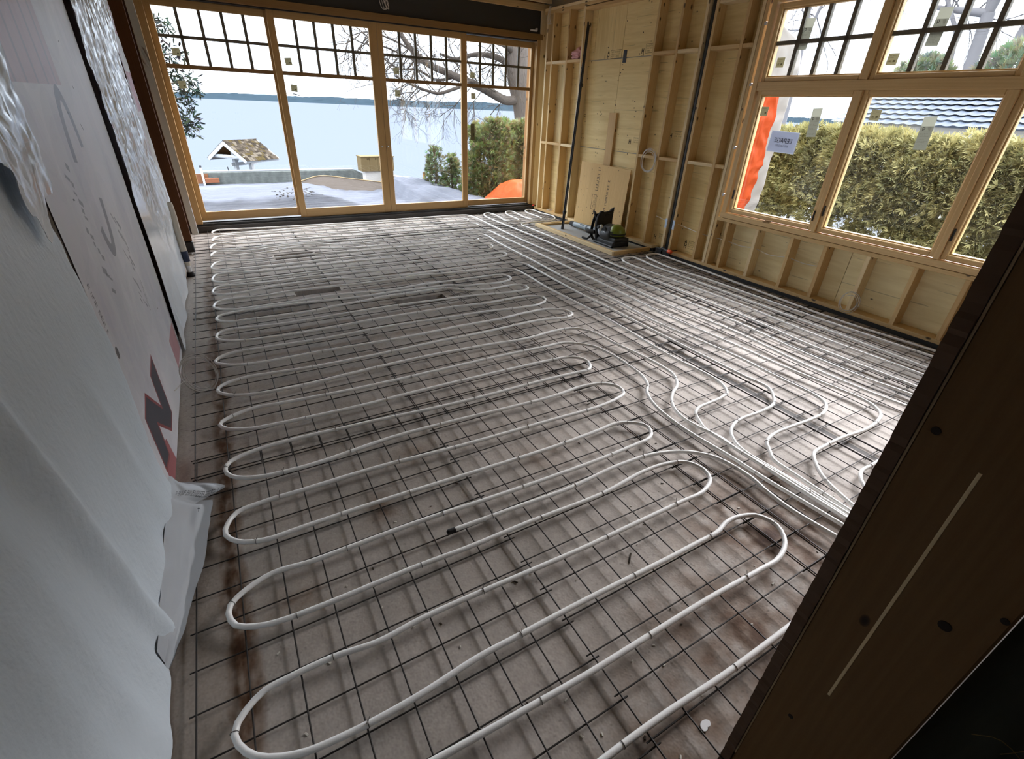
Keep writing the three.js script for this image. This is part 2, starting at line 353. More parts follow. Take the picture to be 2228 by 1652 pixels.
  span('cut_slot', [5.336, 2.33, -6.235], [XB + 0.001, 2.48, -6.165], M.black, w);
}
// ------------------------------------------------------------------ far wall
const ZD = -8.25;
{
  const w = structure('wall_far');
  span('header_beam', [-0.5, 2.8, -8.42], [5.28, 3.11, -8.24], M.membraneBlack, w);
  span('head_trim', [-0.42, 2.715, -8.32], [5.24, 2.8, -8.2], M.pineDark, w);
  span('top_plate', [-0.6, 3.11, -8.4], [5.34, 3.2, -8.2], M.lumber[1], w);
  span('corner_post', [5.2, 0.05, -8.4], [5.36, 3.11, -8.2], M.lumber[0], w);
  span('corner_post', [-0.6, 0.0, -8.4], [-0.41, 3.11, -8.26], M.darkTimber, w);
  span('door_sill', [-0.5, 0, -8.45], [5.26, 0.085, -8.16], M.sillDark, w);
  span('sill_track', [-0.42, 0.085, -8.45], [5.22, 0.115, -8.2], M.membraneBlack, w);
  span('track_rail', [-0.36, 0.115, -8.272], [5.18, 0.127, -8.262], M.black, w);
  span('upper_closure', [-0.9, 3.1, -8.6], [5.6, 3.45, -8.42], M.oldWood, w);
  span('right_closure', [5.2, -0.1, -8.6], [5.45, 3.2, -8.42], M.oldWood, w);
  span('left_closure', [-0.9, -0.1, -8.6], [-0.42, 3.2, -8.42], M.oldWood, w);
}
// ------------------------------------------------------------------ sliding glass doors
const stickerTex = (seed) => canvasTex(96, 96, (c, w, h) => { c.fillStyle = '#aca892'; c.fillRect(0, 0, w, h); c.fillStyle = '#55523c'; glyphs(c, 14, 16, 60, 7, seed); glyphs(c, 14, 32, 40, 6, seed + 1); c.fillRect(56, 56, 22, 14); glyphs(c, 14, 74, 56, 5, seed + 2); });
const stickerMats = [1, 2].map((k) => phys({ map: stickerTex(k * 11), roughness: 1, transmission: 0.5, thickness: 0 }));
const tapeMat = std({ color: lin(0.18, 0.18, 0.16), roughness: 0.6 });
{
  const door = structure('door_1');
  span('jamb', [-0.4, 0.1, -8.4], [-0.315, 2.72, -8.2], M.pineDoor, door);
  span('jamb', [5.14, 0.1, -8.4], [5.2, 2.72, -8.2], M.pineDoor, door);
  span('head_jamb', [-0.4, 2.7, -8.4], [5.2, 2.716, -8.22], M.black, door);
  const panels = [
    { o: [-0.315, 1.055], g: [-0.245, 0.98], y: [0.14, 2.70], gy: [0.255, 2.62], z: -8.3, bars: [0, 0.25, 0.5, 0.75] },
    { o: [1.01, 2.436], g: [1.095, 2.325], y: [0.115, 2.705], gy: [0.24, 2.622], z: ZD },
    { o: [2.44, 3.855], g: [2.522, 3.762], y: [0.11, 2.705], gy: [0.235, 2.62], z: ZD },
    { o: [3.81, 5.14], g: [3.885, 5.088], y: [0.13, 2.69], gy: [0.225, 2.605], z: -8.3 }];
  const marks = [[[-0.1, 2.165], [-0.125, 1.815]], [[1.19, 2.15], [1.21, 1.84]], [[2.695, 2.135], [2.695, 1.845]], [[3.99, 2.155], [4.005, 1.865]]];
  panels.forEach((p, k) => {
    const d = sub('door_panel', door), z0 = p.z - 0.045, z1 = p.z, [x0, x1] = p.g, [y0, y1] = p.gy;
    span('stile', [p.o[0], p.y[0], z0], [x0, p.y[1], z1], M.pineDoor, d, 0.003); span('stile', [x1, p.y[0], z0], [p.o[1], p.y[1], z1], M.pineDoor, d, 0.003);
    span('rail', [x0, p.y[0], z0], [x1, y0, z1], M.pineDoor, d, 0.003); span('rail', [x0, y1, z0], [x1, p.y[1], z1], M.pineDoor, d, 0.003);
    part('glass', box(x1 - x0, y1 - y0, 0.006, 0.0005), M.glass, d, [(x0 + x1) / 2, (y0 + y1) / 2, p.z - 0.024]);
    span('transom_bar', [x0, 1.99, z0 + 0.006], [x1, 2.036, z1 - 0.004], M.pineDark, d);
    span('muntin', [x0, 2.309, z0 + 0.01], [x1, 2.343, z1 - 0.008], M.muntin, d);
    for (let i = 1; i < 5; i++) { const x = lerp(x0, x1, i / 5); span('muntin', [x - 0.018, 2.036, z0 + 0.01], [x + 0.018, y1, z1 - 0.008], M.muntin, d); }
    for (const [i, [mx, my]] of marks[k].entries()) part('sticker', new THREE.BoxGeometry(0.085, 0.085, 0.0008), stickerMats[(k + i) % 2], d, [mx, my, p.z - 0.02], [0, 0, (k === 1 || k === 2 ? 0.1 : -0.04) * (i ? -0.6 : 1)]);
    part('tape', box(0.085, 0.012, 0.0008, 0.0002), tapeMat, d, [marks[k][1][0] + 0.015, marks[k][1][1] - 0.075, p.z - 0.02], [0, 0, -0.2]);
    if (k === 3) part('label_strip', new THREE.BoxGeometry(0.075, 0.25, 0.0008), std({ map: stickerTex(40), color: 0x99997f, roughness: 0.6 }), d, [3.99, 1.335, p.z - 0.02]);
    if (k === 1 || k === 2) part('door_pull', new THREE.SphereGeometry(0.013, 16, 10), M.steel, d, [k === 1 ? 2.375 : 2.465, 1.11, p.z + 0.012]);
  });
}
// ------------------------------------------------------------------ window in the right wall
const longLabel = (seed) => phys({ roughness: 1, transmission: 0.5, thickness: 0, map: canvasTex(96, 240, (c, w, h) => { c.fillStyle = '#c3c4ba'; c.fillRect(0, 0, w, h); c.fillStyle = '#a8a99f'; c.fillRect(0, 70, w, 170); c.fillStyle = '#3b3c38'; c.font = 'bold 30px sans-serif'; c.save(); c.translate(30, 74); c.scale(-1, 1); c.fillText('Q', -8, 22); c.restore(); c.fillStyle = '#6b6c64'; for (let k = 0; k < 11; k++) glyphs(c, 10, 108 + k * 11, 70 - (k % 3) * 12, 4, seed + k); }) });
{
  const win = structure('window_1'), s = 1.0106, Z = (z) => z * s, Y = (y) => 1.71 + (y - 1.71) * s;
  const xg = 5.255, cols = [[-3.76, -2.82], [-2.69, -1.735], [-1.61, -0.655]].map((c) => c.map(Z)), rows = [[0.785, 1.93], [2.09, 2.66]].map((c) => c.map(Y));
  const bar = (a, b, c) => span('frame_member', a, b, M.pine, win, c ?? 0.003);
  // outer frame and mullions, with a stepped inner bead
  bar([5.19, 0.675, -3.915], [5.33, 2.79, -3.858]);
  bar([5.19, 0.675, -0.62], [5.33, 2.79, -0.58]);
  bar([5.18, 0.668, -3.915], [5.33, 0.722, -0.58]);
  bar([5.19, 2.73, -3.858], [5.33, 2.79, -0.62]);
  bar([5.195, 1.972, -3.858], [5.33, 2.052, -0.62]);
  for (const [a, b] of [[cols[0][1], cols[1][0]], [cols[1][1], cols[2][0]]]) { const m = (a + b) / 2; bar([5.192, 0.722, m - 0.021], [5.33, 1.972, m + 0.021]); bar([5.192, 2.052, m - 0.021], [5.33, 2.73, m + 0.021]); }
  const bits = [[[[-3.46, 2.435, 1], [-3.655, 2.215, 0]], [[-2.355, 2.395, 1], [-2.61, 2.195, 0]], []], [[[-3.115, 1.7, 1], [-3.69, 1.785, 0]], [[-2.15, 1.66, 1], [-2.585, 1.78, 0]], []]];
  rows.forEach(([y0, y1], ri) => cols.forEach(([z0, z1], ci) => {
    const d = sub('sash', win), f = 0.044, x0 = 5.212, x1 = 5.285;
    span('stile', [x0, y0 - f, z0 - f], [x1, y1 + f, z0], M.pine, d, 0.006); span('stile', [x0, y0 - f, z1], [x1, y1 + f, z1 + f], M.pine, d, 0.006);
    span('rail', [x0, y0 - f, z0], [x1, y0, z1], M.pine, d, 0.006); span('rail', [x0, y1, z0], [x1, y1 + f, z1], M.pine, d, 0.006);
    const b = 0.012; // glazing bead, one step further back
    part('glazing_bead', merge([spanGeo([5.236, y0, z0], [x1, y0 + b, z1]), spanGeo([5.236, y1 - b, z0], [x1, y1, z1]), spanGeo([5.236, y0 + b, z0], [x1, y1 - b, z0 + b]), spanGeo([5.236, y0 + b, z1 - b], [x1, y1 - b, z1])]), M.pine, d);
    part('glass', box(0.006, y1 - y0, z1 - z0, 0.0005), M.glass, d, [xg, (y0 + y1) / 2, (z0 + z1) / 2]);
    if (ri) {
      span('muntin', [5.238, Y(2.362), z0], [5.28, Y(2.396), z1], M.muntin, d);
      for (let i = 1; i < 4; i++) { const z = lerp(z0, z1, i / 4); span('muntin', [5.238, y0, z - 0.019], [5.28, y1, z + 0.019], M.muntin, d); }
    }
    const list = bits[1 - ri][ci];
    for (const [z, y, big] of list) part(big ? 'paper_label' : 'sticker', big ? new THREE.BoxGeometry(0.0008, 0.25, 0.095) : new THREE.BoxGeometry(0.0008, 0.085, 0.085), big ? longLabel(ri * 5 + ci) : stickerMats[ci % 2], d, [xg - 0.008, Y(y), Z(z)], [big ? (ri ? 0.05 : -0.04) : 0.02, 0, 0]);
    if (!ri && ci === 0) {
      const sign = phys({ roughness: 1, transmission: 0.45, thickness: 0, map: canvasTex(320, 208, (c, w, h) => { c.fillStyle = '#b4b9c4'; c.fillRect(0, 0, w, h); c.strokeStyle = '#c3c8d0'; c.lineWidth = 8; c.strokeRect(4, 4, w - 8, h - 8); c.fillStyle = '#2c2f36'; c.textAlign = 'center'; c.save(); c.translate(w / 2, 0); c.scale(-1, 1); c.font = '62px sans-serif'; c.fillText('LEPAGE', 0, 112); c.font = '30px sans-serif'; c.fillStyle = '#70747e'; c.fillText('MILLWORK', 0, 152); c.restore(); }) });
      part('maker_sign', new THREE.BoxGeometry(0.001, 0.2, 0.315), sign, d, [xg - 0.009, 1.51, -3.42], [0.03, 0, 0]);
    }
    if (!ri) {
      part('lock_lever', box(0.012, 0.1, 0.016, 0.004), M.black, d, [5.208, y0 + 0.16, ci === 0 ? z0 - 0.022 : z0 - 0.028]);
      if (ci === 0) part('lock_lever', box(0.012, 0.1, 0.016, 0.004), M.black, d, [5.208, y0 + 0.1, z1 + 0.02]);
    }
    if (!ri && ci === 0) { part('crank_handle', merge([box(0.035, 0.018, 0.09, 0.006).clone().translate(0, 0, 0), rod(V(-0.005, 0.012, -0.02), V(-0.01, 0.022, 0.075), 0.006)]), M.pineDark, d, [5.192, y0 - 0.052, z0 + 0.5]); }
  }));
  // fixing clips on the frame
  const clip = box(0.03, 0.028, 0.02, 0.003);
  for (const [y, z] of [[2.03, -3.93], [1.42, -3.935], [0.92, -3.935], [2.56, -3.93]]) part('fixing_clip', clip, std({ color: lin(0.6, 0.65, 0.72), roughness: 0.4, metalness: 0.4 }), win, [5.185, y, z]);
}
// ------------------------------------------------------------------ welded wire mesh under the tubing
{
  const P = 0.1527, colX = [-0.43, 0.79, 1.86, 2.93, 3.98, 4.98], rowZ = [-0.22, -2.36, -4.65, -6.94];
  const words = [['along the left wall', 'second strip from the left wall', 'third strip from the left wall', 'third strip from the studs', 'second strip from the studs', 'along the studded wall'], ['nearest row', 'second nearest row', 'second row from doors', 'row at the glass doors']];
  const cyl = (len, ax) => { const g = new THREE.CylinderGeometry(0.003, 0.003, len, 5, 1); return ax ? g.rotateX(Math.PI / 2) : g.rotateZ(Math.PI / 2); };
  const cache = new Map(), get = (len, ax) => { const k = len.toFixed(3) + ax; if (!cache.has(k)) cache.set(k, cyl(len, ax)); return cache.get(k); };
  const r = rng(5);
  for (let ci = 0; ci < 6; ci++) for (let ri = 0; ri < 4; ri++) {
    const x0 = colX[ci] + (r() - 0.5) * 0.02, z0 = rowZ[ri] + (r() - 0.5) * 0.02, nx = ci === 5 ? 1 : 8, nz = ri === 3 ? 8 : ri === 0 ? 15 : 16;
    const curb = ci >= 4 && ri >= 2;
    const m = thing('wire_mesh_sheet', 'black wire mesh sheet, ' + words[0][ci] + ', ' + words[1][ri], 'wire mesh', [x0, 0, z0], 'overlapping sheets of reinforcing mesh', (r() - 0.5) * 0.008);
    const y = 0.014 + ((ci + ri) % 2) * 0.006, over = 0.02;
    // runs a wire from a to b, left open over the cut-outs of the slab and the framed hearth
    const run = (ax, at, from, to) => {
      let pieces = [[from, to]];
      for (const [hx0, hx1, hz0, hz1] of [...HOLES, [4.46, 5.3, -6.95, -4.92], [5.17, 5.4, -8.4, 0.5], [0.9, 5.4, -0.2, 0.4]]) {
        const [p0, p1, q0, q1] = ax ? [hx0 - x0, hx1 - x0, hz0 - z0, hz1 - z0] : [hz0 - z0, hz1 - z0, hx0 - x0, hx1 - x0], e = 0.015;
        if (at < p0 - e || at > p1 + e) continue;
        pieces = pieces.flatMap(([a, b]) => (b <= q0 || a >= q1 ? [[a, b]] : [[a, Math.min(b, q0 - e)], [Math.max(a, q1 + e), b]].filter(([u, v]) => v - u > 0.03)));
      }
      for (const [a, b] of pieces) part('wire', get(b - a, ax), M.wire, m, ax ? [at, y + 0.0045, (a + b) / 2] : [(a + b) / 2, y, at]);
    };
    for (let i = 0; i <= nx; i++) run(1, i * P, -nz * P - over, over);
    for (let j = 0; j <= nz; j++) run(0, -j * P, -over, nx * P + over);
    if (!m.children.length) { scene.remove(m); used.set('wire_mesh_sheet', used.get('wire_mesh_sheet') - 1); }
  }
}
// ------------------------------------------------------------------ heating tube: seven runs laid in bends over the mesh
const RUNS = {
  c1: '2.35,-0.42 1.95,-0.41 1.51,-0.40 1.14,-0.40 0.88,-0.41 0.62,-0.41 0.40,-0.40 0.11,-0.37 -0.09,-0.35 -0.24,-0.36 -0.32,-0.45 -0.33,-0.56 -0.21,-0.63 -0.01,-0.66 0.19,-0.65 0.43,-0.64 0.73,-0.63 0.89,-0.63 1.34,-0.63 1.64,-0.62 1.78,-0.62 1.90,-0.67 1.95,-0.75 1.92,-0.83 1.82,-0.87 1.74,-0.87 1.66,-0.85 1.51,-0.85 1.35,-0.85 0.89,-0.86 0.58,-0.86 0.43,-0.86 0.19,-0.84 -0.02,-0.84 -0.17,-0.86 -0.28,-0.92 -0.32,-1.01 -0.24,-1.09 -0.16,-1.10 -0.01,-1.10 0.14,-1.08 0.29,-1.09 0.43,-1.09 0.73,-1.08 1.04,-1.07 1.35,-1.07 1.66,-1.07 1.81,-1.07 1.93,-1.12 1.96,-1.20 1.92,-1.28 1.81,-1.32 1.65,-1.33 1.34,-1.30 0.90,-1.31 0.60,-1.31 0.36,-1.32 -0.01,-1.32 -0.17,-1.33 -0.24,-1.35 -0.30,-1.39 -0.31,-1.48 -0.17,-1.56 -0.01,-1.55 0.15,-1.55 0.46,-1.55 0.90,-1.53 1.35,-1.52 1.49,-1.52 1.76,-1.53 1.89,-1.54 1.95,-1.58 1.97,-1.65 1.88,-1.73 1.80,-1.75 1.66,-1.74 1.32,-1.73 0.30,-1.76 -0.01,-1.76 -0.16,-1.76 -0.26,-1.80 -0.31,-1.88 -0.26,-1.99 -0.15,-2.01 0.02,-2.01 0.41,-2.01 0.86,-1.98 1.48,-1.96 1.82,-1.95 2.00,-1.97 2.11,-2.01 2.13,-2.10 2.05,-2.18 1.90,-2.21 1.63,-2.19 0.59,-2.23 0.15,-2.19 0.00,-2.19 -0.15,-2.21 -0.25,-2.26 -0.29,-2.33 -0.27,-2.40 -0.14,-2.45 0.03,-2.46 0.45,-2.44 1.05,-2.40 1.77,-2.40 2.00,-2.39 2.10,-2.39 2.16,-2.45 2.17,-2.54 2.09,-2.62 1.93,-2.64 0.88,-2.65 0.46,-2.64 0.01,-2.66 -0.16,-2.68 -0.27,-2.74 -0.30,-2.81 -0.14,-2.90 0.04,-2.89 0.47,-2.86 0.85,-2.86 1.61,-2.87 2.00,-2.86 2.21,-2.85 2.38,-2.70 2.42,-2.53 2.42,-2.30 2.40,-2.14 2.35,-2.03 2.26,-1.94 2.19,-1.79 2.16,-1.52 2.19,-1.18 2.20,-0.98 2.24,-0.59',
  cap: '0.58,-1.43 0.90,-1.42 1.21,-1.41 1.50,-1.43 1.66,-1.43 1.79,-1.42 1.95,-1.37 2.04,-1.31 2.11,-1.22 2.14,-1.03 2.12,-0.92 2.11,-0.78 2.14,-0.56',
  c2: '2.31,-0.60 2.31,-0.93 2.28,-1.22 2.29,-1.34 2.25,-1.52 2.25,-1.62 2.30,-1.74 2.41,-1.85 2.53,-1.92 2.62,-2.03 2.64,-2.12 2.63,-2.38 2.59,-2.64 2.55,-2.95 2.45,-3.07 2.26,-3.09 1.95,-3.06 1.61,-3.09 0.99,-3.11 0.44,-3.08 0.15,-3.06 -0.14,-3.09 -0.24,-3.14 -0.30,-3.22 -0.27,-3.29 -0.14,-3.34 0.01,-3.33 0.30,-3.30 0.81,-3.30 1.30,-3.32 1.61,-3.32 2.25,-3.35 2.55,-3.31 2.65,-3.35 2.65,-3.44 2.52,-3.55 2.25,-3.56 1.97,-3.53 1.48,-3.53 1.39,-3.52 0.90,-3.51 0.45,-3.53 0.02,-3.53 -0.14,-3.55 -0.24,-3.60 -0.30,-3.67 -0.27,-3.74 -0.21,-3.78 -0.13,-3.79 0.04,-3.78 0.47,-3.76 0.95,-3.78 1.49,-3.76 1.95,-3.74 2.26,-3.70 2.49,-3.70 2.63,-3.78 2.64,-3.86 2.55,-3.93 2.38,-3.95 2.05,-3.94 1.67,-3.98 1.58,-3.98 0.91,-3.98 0.47,-3.95 0.16,-3.95 -0.12,-3.99 -0.23,-4.04 -0.28,-4.12 -0.24,-4.24 -0.13,-4.25 0.17,-4.21 0.66,-4.22 1.20,-4.23 1.67,-4.21 2.03,-4.18 2.30,-4.14 2.51,-4.12 2.64,-4.14 2.66,-4.24 2.59,-4.31 2.24,-4.30 2.08,-4.34 1.93,-4.42 1.85,-4.49 1.70,-4.52 1.44,-4.51 1.20,-4.51 0.92,-4.47 0.66,-4.44 0.46,-4.40 0.02,-4.42 -0.21,-4.45 -0.27,-4.54 -0.23,-4.62 -0.13,-4.65 0.13,-4.66 0.53,-4.64 0.99,-4.60 1.31,-4.61 1.65,-4.60 1.95,-4.57 2.05,-4.50 2.23,-4.48 2.39,-4.45 2.54,-4.46 2.65,-4.53 2.64,-4.65 2.57,-4.70 2.29,-4.71 1.96,-4.71 1.69,-4.72 1.34,-4.69 1.02,-4.72 0.72,-4.75 0.31,-4.72 0.04,-4.72 -0.14,-4.73 -0.22,-4.77 -0.28,-4.85 -0.24,-4.99 -0.12,-5.03 0.13,-5.00 0.35,-5.03 0.64,-5.02 0.88,-5.02 1.10,-5.00 1.44,-5.01 1.81,-5.02 2.20,-4.96 2.43,-4.95 2.62,-4.94 2.76,-4.89 2.85,-4.81 2.87,-4.72 2.87,-4.44 2.85,-4.07 2.87,-3.61 2.88,-3.08 2.84,-2.23 2.86,-1.97 2.85,-1.81 2.78,-1.69 2.68,-1.66 2.56,-1.65 2.43,-1.64 2.36,-1.60 2.31,-1.52 2.28,-1.46 2.28,-1.32 2.29,-0.92 2.30,-0.61',
  c3: '2.34,-0.61 2.32,-0.94 2.31,-1.22 2.37,-1.33 2.43,-1.38 2.55,-1.42 2.78,-1.42 2.94,-1.44 3.04,-1.51 3.11,-1.60 3.10,-1.80 3.08,-2.67 3.08,-3.23 3.07,-3.75 3.08,-4.18 3.09,-4.47 3.10,-4.77 3.10,-4.93 3.03,-5.05 2.85,-5.10 2.56,-5.11 2.26,-5.12 1.67,-5.10 1.39,-5.13 1.10,-5.16 0.93,-5.24 0.84,-5.27 0.53,-5.27 0.30,-5.25 0.08,-5.20 -0.09,-5.17 -0.20,-5.19 -0.27,-5.25 -0.28,-5.32 -0.24,-5.43 -0.14,-5.46 0.03,-5.43 0.32,-5.40 0.56,-5.44 0.80,-5.42 1.15,-5.39 1.47,-5.36 1.93,-5.36 2.38,-5.35 2.77,-5.34 3.00,-5.36 3.09,-5.42 3.11,-5.50 3.06,-5.55 2.82,-5.53 2.46,-5.54 2.01,-5.57 1.53,-5.57 1.19,-5.61 0.68,-5.59 0.34,-5.58 -0.02,-5.58 -0.20,-5.59 -0.27,-5.68 -0.27,-5.76 -0.23,-5.88 -0.12,-5.91 0.15,-5.84 0.63,-5.83 1.25,-5.84 1.70,-5.80 2.20,-5.81 2.56,-5.78 2.75,-5.79 2.99,-5.75 3.12,-5.87 3.13,-5.95 2.91,-6.02 2.64,-6.02 1.97,-6.01 1.32,-6.03 0.66,-6.00 0.23,-6.00 -0.07,-6.03 -0.20,-6.05 -0.27,-6.14 -0.26,-6.27 -0.21,-6.38 -0.10,-6.41 0.18,-6.33 0.52,-6.34 0.89,-6.34 1.38,-6.29 1.85,-6.28 2.37,-6.26 2.76,-6.22 2.97,-6.23 3.07,-6.24 3.11,-6.29 3.12,-6.37 2.82,-6.44 2.11,-6.41 1.46,-6.46 1.11,-6.53 0.85,-6.66 0.63,-6.73 0.35,-6.65 0.11,-6.62 -0.13,-6.64 -0.26,-6.66 -0.26,-6.76 -0.20,-6.87 -0.08,-6.86 0.12,-6.79 0.40,-6.84 0.68,-6.87 0.97,-6.84 1.16,-6.71 1.47,-6.64 1.88,-6.66 2.51,-6.65 2.95,-6.65 3.20,-6.64 3.32,-6.50 3.29,-6.02 3.27,-5.08 3.24,-4.25 3.28,-3.55 3.25,-2.85 3.33,-2.05 3.32,-1.63 3.32,-1.38 3.28,-1.28 3.16,-1.22 3.09,-1.21 2.95,-1.21 2.77,-1.22 2.63,-1.22 2.51,-1.19 2.45,-1.13 2.39,-1.06 2.38,-0.93 2.37,-0.61',
  c4: '2.42,-0.63 2.45,-0.73 2.50,-0.84 2.59,-0.94 2.66,-0.99 2.77,-1.00 2.97,-1.00 3.19,-0.98 3.35,-0.99 3.49,-1.03 3.56,-1.11 3.58,-1.20 3.56,-1.42 3.52,-1.78 3.51,-2.19 3.47,-2.85 3.49,-3.52 3.52,-4.34 3.52,-4.81 3.52,-5.67 3.51,-6.42 3.50,-6.74 3.37,-6.86 3.01,-6.88 2.29,-6.93 1.55,-6.88 0.98,-6.95 0.68,-6.96 0.33,-6.94 0.05,-6.94 -0.16,-6.97 -0.26,-7.02 -0.26,-7.13 -0.21,-7.27 -0.12,-7.28 0.07,-7.20 0.38,-7.18 0.94,-7.20 1.56,-7.12 2.02,-7.13 2.60,-7.13 3.11,-7.07 3.35,-7.09 3.49,-7.12 3.55,-7.20 3.49,-7.30 3.19,-7.31 2.44,-7.35 1.63,-7.34 0.80,-7.42 0.21,-7.44 -0.09,-7.41 -0.23,-7.42 -0.23,-7.53 -0.20,-7.65 -0.10,-7.71 0.23,-7.70 0.84,-7.68 1.66,-7.64 2.26,-7.57 2.87,-7.54 3.31,-7.53 3.44,-7.52 3.52,-7.53 3.56,-7.61 3.53,-7.71 3.34,-7.75 2.61,-7.83 1.77,-7.85 0.97,-7.85 0.40,-7.84 0.07,-7.83 -0.10,-7.81 -0.20,-7.86 -0.23,-7.98 -0.17,-8.11 0.04,-8.10 0.41,-8.06 1.00,-8.02 1.76,-7.99 2.40,-8.00 3.05,-8.01 3.52,-8.00 3.70,-7.96 3.75,-7.72 3.74,-7.33 3.71,-6.63 3.70,-5.77 3.75,-4.83 3.74,-4.14 3.69,-3.29 3.75,-2.38 3.71,-1.65 3.73,-1.25 3.77,-0.95 3.75,-0.82 3.58,-0.74 3.36,-0.75 2.99,-0.77 2.84,-0.77 2.75,-0.77 2.68,-0.74 2.61,-0.67 2.50,-0.50',
  c5: '3.86,-0.62 3.98,-1.01 3.93,-1.35 3.92,-1.86 3.96,-2.54 3.95,-3.13 3.97,-3.97 3.97,-5.10 3.99,-5.76 3.98,-6.56 3.96,-7.11 3.96,-7.61 3.99,-7.85 4.06,-7.98 4.16,-8.02 4.19,-7.84 4.17,-7.59 4.14,-7.31 4.28,-7.23 4.38,-7.30 4.41,-7.52 4.42,-7.77 4.47,-7.93 4.57,-8.05 4.65,-8.02 4.63,-7.71 4.60,-7.42 4.67,-7.22 4.80,-7.24 4.86,-7.33 4.87,-7.49 4.87,-7.79 4.92,-7.98 5.05,-8.07 5.12,-8.00 5.11,-7.70 5.16,-7.40 5.09,-7.23 5.00,-7.13 4.85,-7.08 4.47,-7.06 4.28,-7.00 4.22,-6.93 4.22,-6.71 4.22,-5.99 4.20,-5.25 4.15,-4.63 4.16,-3.70 4.16,-2.95 4.17,-2.70 4.12,-1.82 4.15,-1.05 4.12,-0.67',
  c6: '4.41,-0.71 4.42,-1.13 4.38,-1.89 4.41,-2.89 4.36,-3.93 4.34,-4.29 4.35,-4.48 4.38,-4.61 4.46,-4.69 4.55,-4.71 4.61,-4.68 4.62,-4.53 4.58,-4.19 4.60,-3.59 4.60,-3.03 4.60,-1.85 4.59,-1.18 4.59,-0.74 4.96,-0.73 4.89,-1.25 4.82,-2.15 4.80,-3.25 4.79,-3.61 4.73,-4.05 4.77,-4.45 4.81,-4.61 4.90,-4.69 5.00,-4.70 5.06,-4.66 5.07,-4.31 5.05,-3.81 5.01,-3.23 4.96,-2.13 5.04,-1.29 5.06,-0.84',
};
{
  const label = {
    c1: 'long white heating tube in wide bends across the foreground', cap: 'short white heating tube with a black plugged end mid-floor', c2: 'white heating tube weaving round the open floor box with the bright cover',
    c3: 'white heating tube in bends through the middle of the left half', c4: 'white heating tube in bends along the foot of the glass doors', c5: 'white heating tube with small loops in the far right corner by the curb', c6: 'white heating tube in two long bends beside the studded window wall' };
  const ring = new THREE.TorusGeometry(0.0118, 0.0014, 5, 12), tail = merge([rod(V(0, 0.011, 0), V(0.012, 0.03, 0.006), 0.0011, 5), rod(V(0, 0.011, 0), V(-0.006, 0.026, -0.008), 0.0011, 5)]);
  const r = rng(404);
  for (const [k, s] of Object.entries(RUNS)) {
    const pts = s.trim().split(' ').map((p) => { const [x, z] = p.split(',').map(Number); return V(x, 0.0375, z); });
    const a = pts.at(-1), dir = a.clone().sub(pts.at(-2)).setY(0).normalize();
    const t = thing('heating_tube', label[k], 'tube');
    const c = new THREE.CatmullRomCurve3(pts, false, 'centripetal'), len = c.getLength(); c.arcLengthDivisions = pts.length * 14;
    part('tube', new THREE.TubeGeometry(c, Math.ceil(len / 0.035), 0.0108, 10, false), M.pex, t);
    if (k === 'cap') { const e = pts[0], d = e.clone().sub(pts[1]).normalize(); part('end_plug', rod(e.clone().addScaledVector(d, 0.018), e.clone().addScaledVector(d, -0.012), 0.012, 12), M.black, t); part('end_plug_face', new THREE.SphereGeometry(0.012, 12, 8), M.black, t, e.clone().addScaledVector(d, 0.018).toArray()); }
    let n = 0;
    for (let d = 0.2; d < len - 0.1; d += 0.3052 + r() * 0.32) {
      const u = d / len, p = c.getPointAt(u); if (p.z < -4.6 || n > 90) continue;
      const g = c.getTangentAt(u), yaw = Math.atan2(g.x, g.z); n++;
      part('wire_tie', r() < 0.4 ? mergedTie() : ring, M.tie, t, p.toArray(), [0, yaw, 0]);
    }
  }
  var tieGeo;
  function mergedTie() { return (tieGeo ??= merge([ring, tail])); }
}
// ------------------------------------------------------------------ left wall and what hangs on it
const ridge = (x, y, z = 0) => 1 - Math.abs(noise(x, y, z)) * 2.2;
{
  const w = structure('wall_left');
  span('backing', [-0.74, 0, -8.3], [-0.64, 3.42, 2.0], M.oldWood, w);
  for (const z of [-8.0, -7.3, -6.35, -4.09, -2.2]) span('stud', [-0.64, 0.04, z - 0.02], [-0.545, 3.3, z + 0.02], M.darkTimber, w);
  span('bottom_plate', [-0.64, 0, -8.25], [-0.55, 0.04, 1.9], M.darkTimber, w);
}
